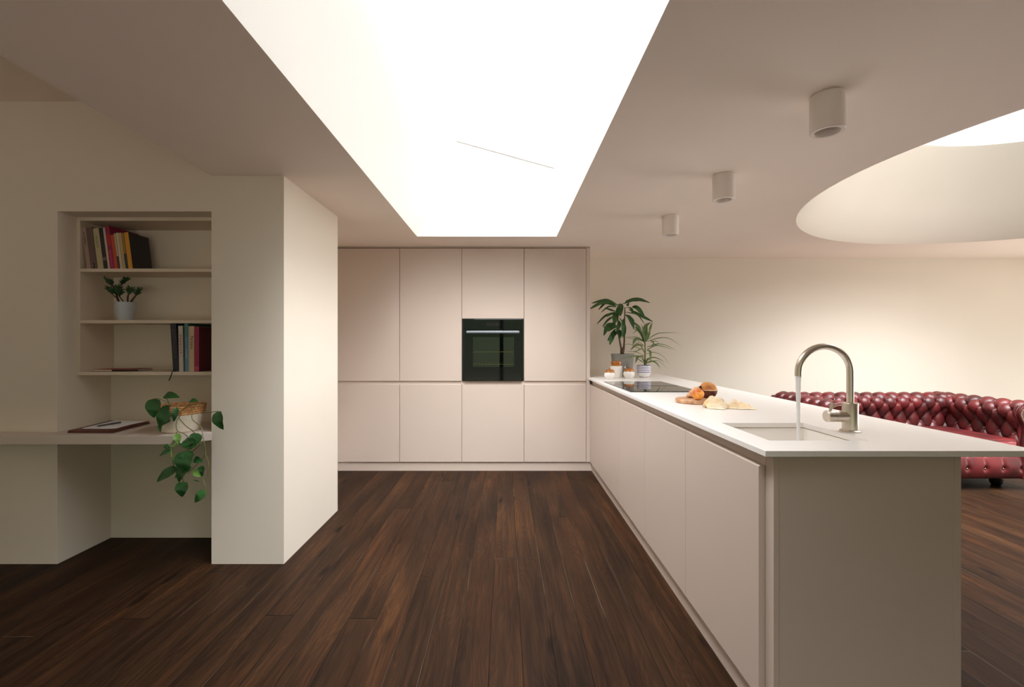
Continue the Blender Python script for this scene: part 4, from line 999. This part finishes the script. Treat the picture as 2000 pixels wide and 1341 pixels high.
# ------------------------------------------------------------------ chesterfield sofa
SXL, SXR = 2.88, 4.30        # inner faces of the arms
SYF, SYB = 3.80, 4.44        # front, inner face of the back
sofa = thing('chesterfield_sofa', ((SXL+SXR)/2, 4.3, 0), 'oxblood red button-tufted leather sofa against the back wall', 'sofa')
PROF = [(.0, .28), (.0, .34), (.005, .42), (.015, .49), (.010, .55), (-.015, .60), (-.025, .645), (-.005, .690), (.045, .722), (.105, .728), (.165, .708), (.205, .66), (.21, .60), (.185, .545), (.15, .52), (.15, .30), (.15, .10)]
PC = catmull([Vector((a, b, 0)) for a, b in PROF], 6)
def tuft_run(name, origin, along, outd, length, nalong, phase=0.0, ends=(0, 0)):
    o0 = Vector(origin); al = Vector(along); od = Vector(outd); up = Vector((0, 0, 1))
    # arc length
    arc = [0]
    for a, b in zip(PC, PC[1:]): arc.append(arc[-1]+(b-a).length)
    bm = bmesh.new(); rows = []; SU, SV = .125, .186
    rs = []
    # resample finely
    M_ = 120; tot = arc[-1]; pts = []; vals = []
    for k in range(M_+1):
        s = tot*k/M_; i = 0
        while i < len(arc)-2 and arc[i+1] < s: i += 1
        f = (s-arc[i])/max(1e-9, arc[i+1]-arc[i]); pts.append(PC[i].lerp(PC[i+1], f)); vals.append(s)
    for i in range(nalong+1):
        u = length*i/nalong; row = []
        for k, (p, s) in enumerate(zip(pts, vals)):
            tan = (pts[min(k+1, M_)]-pts[max(k-1, 0)]).normalized(); n2 = Vector((-tan.y, tan.x, 0))
            a = (u+phase)/SU+(s-.115)/SV; b = (u+phase)/SU-(s-.115)/SV
            act = 1.0 if s < .60 else max(0, 1-(s-.60)/.08)
            h = (abs(math.sin(PI*a)*math.sin(PI*b)))**.5
            da = a-round(a); db = b-round(b)
            pit = math.exp(-(da*da+db*db)/.022)
            h = (h*.027-pit*.024-.004)*act
            if ends[0] and u < .03: h *= u/.03
            q = p+n2*h
            row.append(bm.verts.new(o0+al*u+od*q.x+up*q.y))
        rows.append(row)
    for r1, r2 in zip(rows, rows[1:]):
        for k in range(M_): bm.faces.new((r1[k], r1[k+1], r2[k+1], r2[k]))
    bm.faces.new(rows[0]); bm.faces.new(rows[-1][::-1])
    part = obj(name, bm, 'leather', sofa, smooth='auto')
    # buttons
    res = []
    for j in range(-1, 7):
        for i in range(-2, 40):
            u = SU*.5*(2*i+(j % 2))-phase; s = .115+j*SV*.5
            if u < .02 or u > length-.02 or s < .03 or s > .62: continue
            k = int(s/tot*M_); p = pts[k]; tan = (pts[k+1]-pts[k-1]).normalized(); n2 = Vector((-tan.y, tan.x, 0))
            q = p+n2*(-.0235); res.append((o0+al*u+od*q.x+up*q.y, (od*n2.x+up*n2.y)))
    return part, res
back, bb = tuft_run('back', (SXL-.10, SYB, 0), (1, 0, 0), (0, 1, 0), SXR-SXL+.20, 300, phase=.03)
armr, br = tuft_run('arm', (SXR, SYF+.01, 0), (0, 1, 0), (1, 0, 0), .80, 190, phase=.02)
arml, bl_ = tuft_run('arm', (SXL, SYF+.01, 0), (0, 1, 0), (-1, 0, 0), .80, 190, phase=.02)
bmesh_b = bmesh.new(); blob(bmesh_b, Vector((0, 0, 0)), .009, (1, 1, .55), seg=12, rough=0)
proto = obj('button', bmesh_b, 'leatherdk', back, smooth=True, local=True)
first = True
for parent, lst in ((back, bb), (armr, br), (arml, bl_)):
    for p, n in lst:
        b = proto if first else proto.copy()
        if not first: COL.objects.link(b)
        first = False; b.parent = parent; b.location = p-wloc(parent)
        b.rotation_euler = Vector(n).to_track_quat('Z', 'Y').to_euler()
# arm fronts with nailheads
def arm_front(xin, sgn):
    pts = [Vector((p.x, p.y, 0)) for p in PC if p.y > .10]
    poly = [(xin+sgn*p.x, p.y) for p in pts]+[(xin+sgn*.15, .10), (xin+sgn*.0, .10)]
    bm = bmesh.new(); y0, y1 = SYF-.018, SYF+.012
    a = [bm.verts.new((x, y0, z)) for x, z in poly]; b = [bm.verts.new((x, y1, z)) for x, z in poly]
    bm.faces.new(a); bm.faces.new(b[::-1]); n = len(poly)
    for i in range(n): bm.faces.new((a[i], a[(i+1) % n], b[(i+1) % n], b[i]))
    fr = obj('arm_front', bm, 'leatherdk', sofa, bevel=.006)
    bm = bmesh.new(); tube(bm, [Vector((x, y1+.002, z)) for x, z in poly[:-1]], .007, 8)
    obj('piping', bm, 'leather', fr, smooth=True)
    bm = bmesh.new(); bmesh.ops.create_uvsphere(bm, u_segments=8, v_segments=6, radius=.0042)
    pr = obj('nailhead', bm, 'brassnail', fr, smooth=True, local=True); fst = True
    # inset path
    P2 = [Vector((x, 0, z)) for x, z in poly[:-1]]; cen = Vector((xin+sgn*.085, 0, .5))
    ins = []
    for i, p in enumerate(P2):
        tn = (P2[min(i+1, len(P2)-1)]-P2[max(i-1, 0)]).normalized(); nn = Vector((tn.z, 0, -tn.x))*sgn
        q = p+nn*.014
        ins.append(q)
    # bottom inner edge first: from floor rail up
    path = [Vector((ins[0].x, 0, .115))]+ins
    acc = 0; last = path[0]; out = [last]
    for a_, b_ in zip(path, path[1:]):
        L_ = (b_-a_).length; 
        while acc+L_ >= .0115:
            f = (.0115-acc)/L_; a_ = a_.lerp(b_, f); L_ = (b_-a_).length; acc = 0; out.append(a_.copy())
            if L_ < 1e-6: break
        acc += L_
    for q in out[:98]:
        b = pr if fst else pr.copy()
        if not fst: COL.objects.link(b)
        fst = False; b.parent = fr; b.location = Vector((q.x, y0-.001, q.z))-wloc(fr)
arm_front(SXR, 1); arm_front(SXL, -1)
# cushion
bm = bmesh.new(); nx_, ny_ = 60, 34; zs0, zs1 = .305, .435; top_ = []; bot_ = []
def rr(x, y, x0, x1, y0, y1, r):
    return x, y
for xm, (ca, cb) in enumerate((((SXL+.012), (SXL+SXR)/2-.002), ((SXL+SXR)/2+.002, SXR-.012))):
    bm = bmesh.new(); bx(bm, ca, cb, SYF+.005, SYB-.01, .306, .428)
    bmesh.ops.subdivide_edges(bm, edges=bm.edges, cuts=7, use_grid_fill=True)
    c_ = Vector(((ca+cb)/2, (SYF+SYB)/2, .37))
    for v in bm.verts:
        u = (v.co.x-c_.x)/((cb-ca)/2); w_ = (v.co.y-c_.y)/((SYB-SYF)/2)
        if v.co.z > .37: v.co.z += .012*(1-u**4)*(1-abs(w_)**4)
    cs = obj('seat_cushion', bm, 'leather', sofa, bevel=.02, smooth=True, seg=4)
    fr_ = obj('worn_front_band', box(ca+.03, cb-.02, SYF-.001, SYF+.0045, .325, .408), 'leatherworn', cs, bevel=.004)
    fr_['label'] = 'scuffed pale front face of the cushion'
# front rail with buttons
bm = bmesh.new(); nx_ = 160; rows = []
BX = [SXR-.006-.15*k for k in range(0, 9)]
for i in range(nx_+1):
    x = SXL+(SXR-SXL)*i/nx_; row = []
    db_ = min(abs(x-q) for q in BX)
    for k in range(25):
        f = k/24; z = .10+.19*f
        y = SYF+.01-.035*math.sin(PI*min(1, max(0, f)))**.5
        cre = math.exp(-(db_/.008)**2)*.006*(1 if f > .45 else .25)
        pit = math.exp(-((db_/.018)**2+((z-.188)/.02)**2))*.016
        row.append(bm.verts.new((x, y+cre+pit, z)))
    row.append(bm.verts.new((x, SYF+.10, .29))); row.insert(0, bm.verts.new((x, SYF+.10, .10)))
    rows.append(row)
for r1, r2 in zip(rows, rows[1:]):
    for k in range(len(r1)-1): bm.faces.new((r1[k], r1[k+1], r2[k+1], r2[k]))
rail = obj('front_rail', bm, 'leather', sofa, smooth='auto')
bm = bmesh.new(); bmesh.ops.create_uvsphere(bm, u_segments=12, v_segments=8, radius=.0065)
pb_ = obj('button', bm, 'brassnail', rail, smooth=True, local=True); fst = True
for q in BX[1:]:
    b = pb_ if fst else pb_.copy()
    if not fst: COL.objects.link(b)
    fst = False; b.parent = rail; b.location = Vector((q, SYF-.011, .188))-wloc(rail)
obj('base_frame', box(SXL-.14, SXR+.14, SYF+.03, SYB+.14, .10, .30), 'leatherdk', sofa)
for fx in (SXL-.06, SXR-.02):
    for fy in (SYF+.17, SYB+.06):
        bm = bmesh.new(); lathe(bm, [(.03, 0), (.042, .02), (.045, .06), (.03, .085), (.03, .10)], (fx, fy, 0), 24)
        obj('foot', bm, 'foot', sofa, smooth='auto')
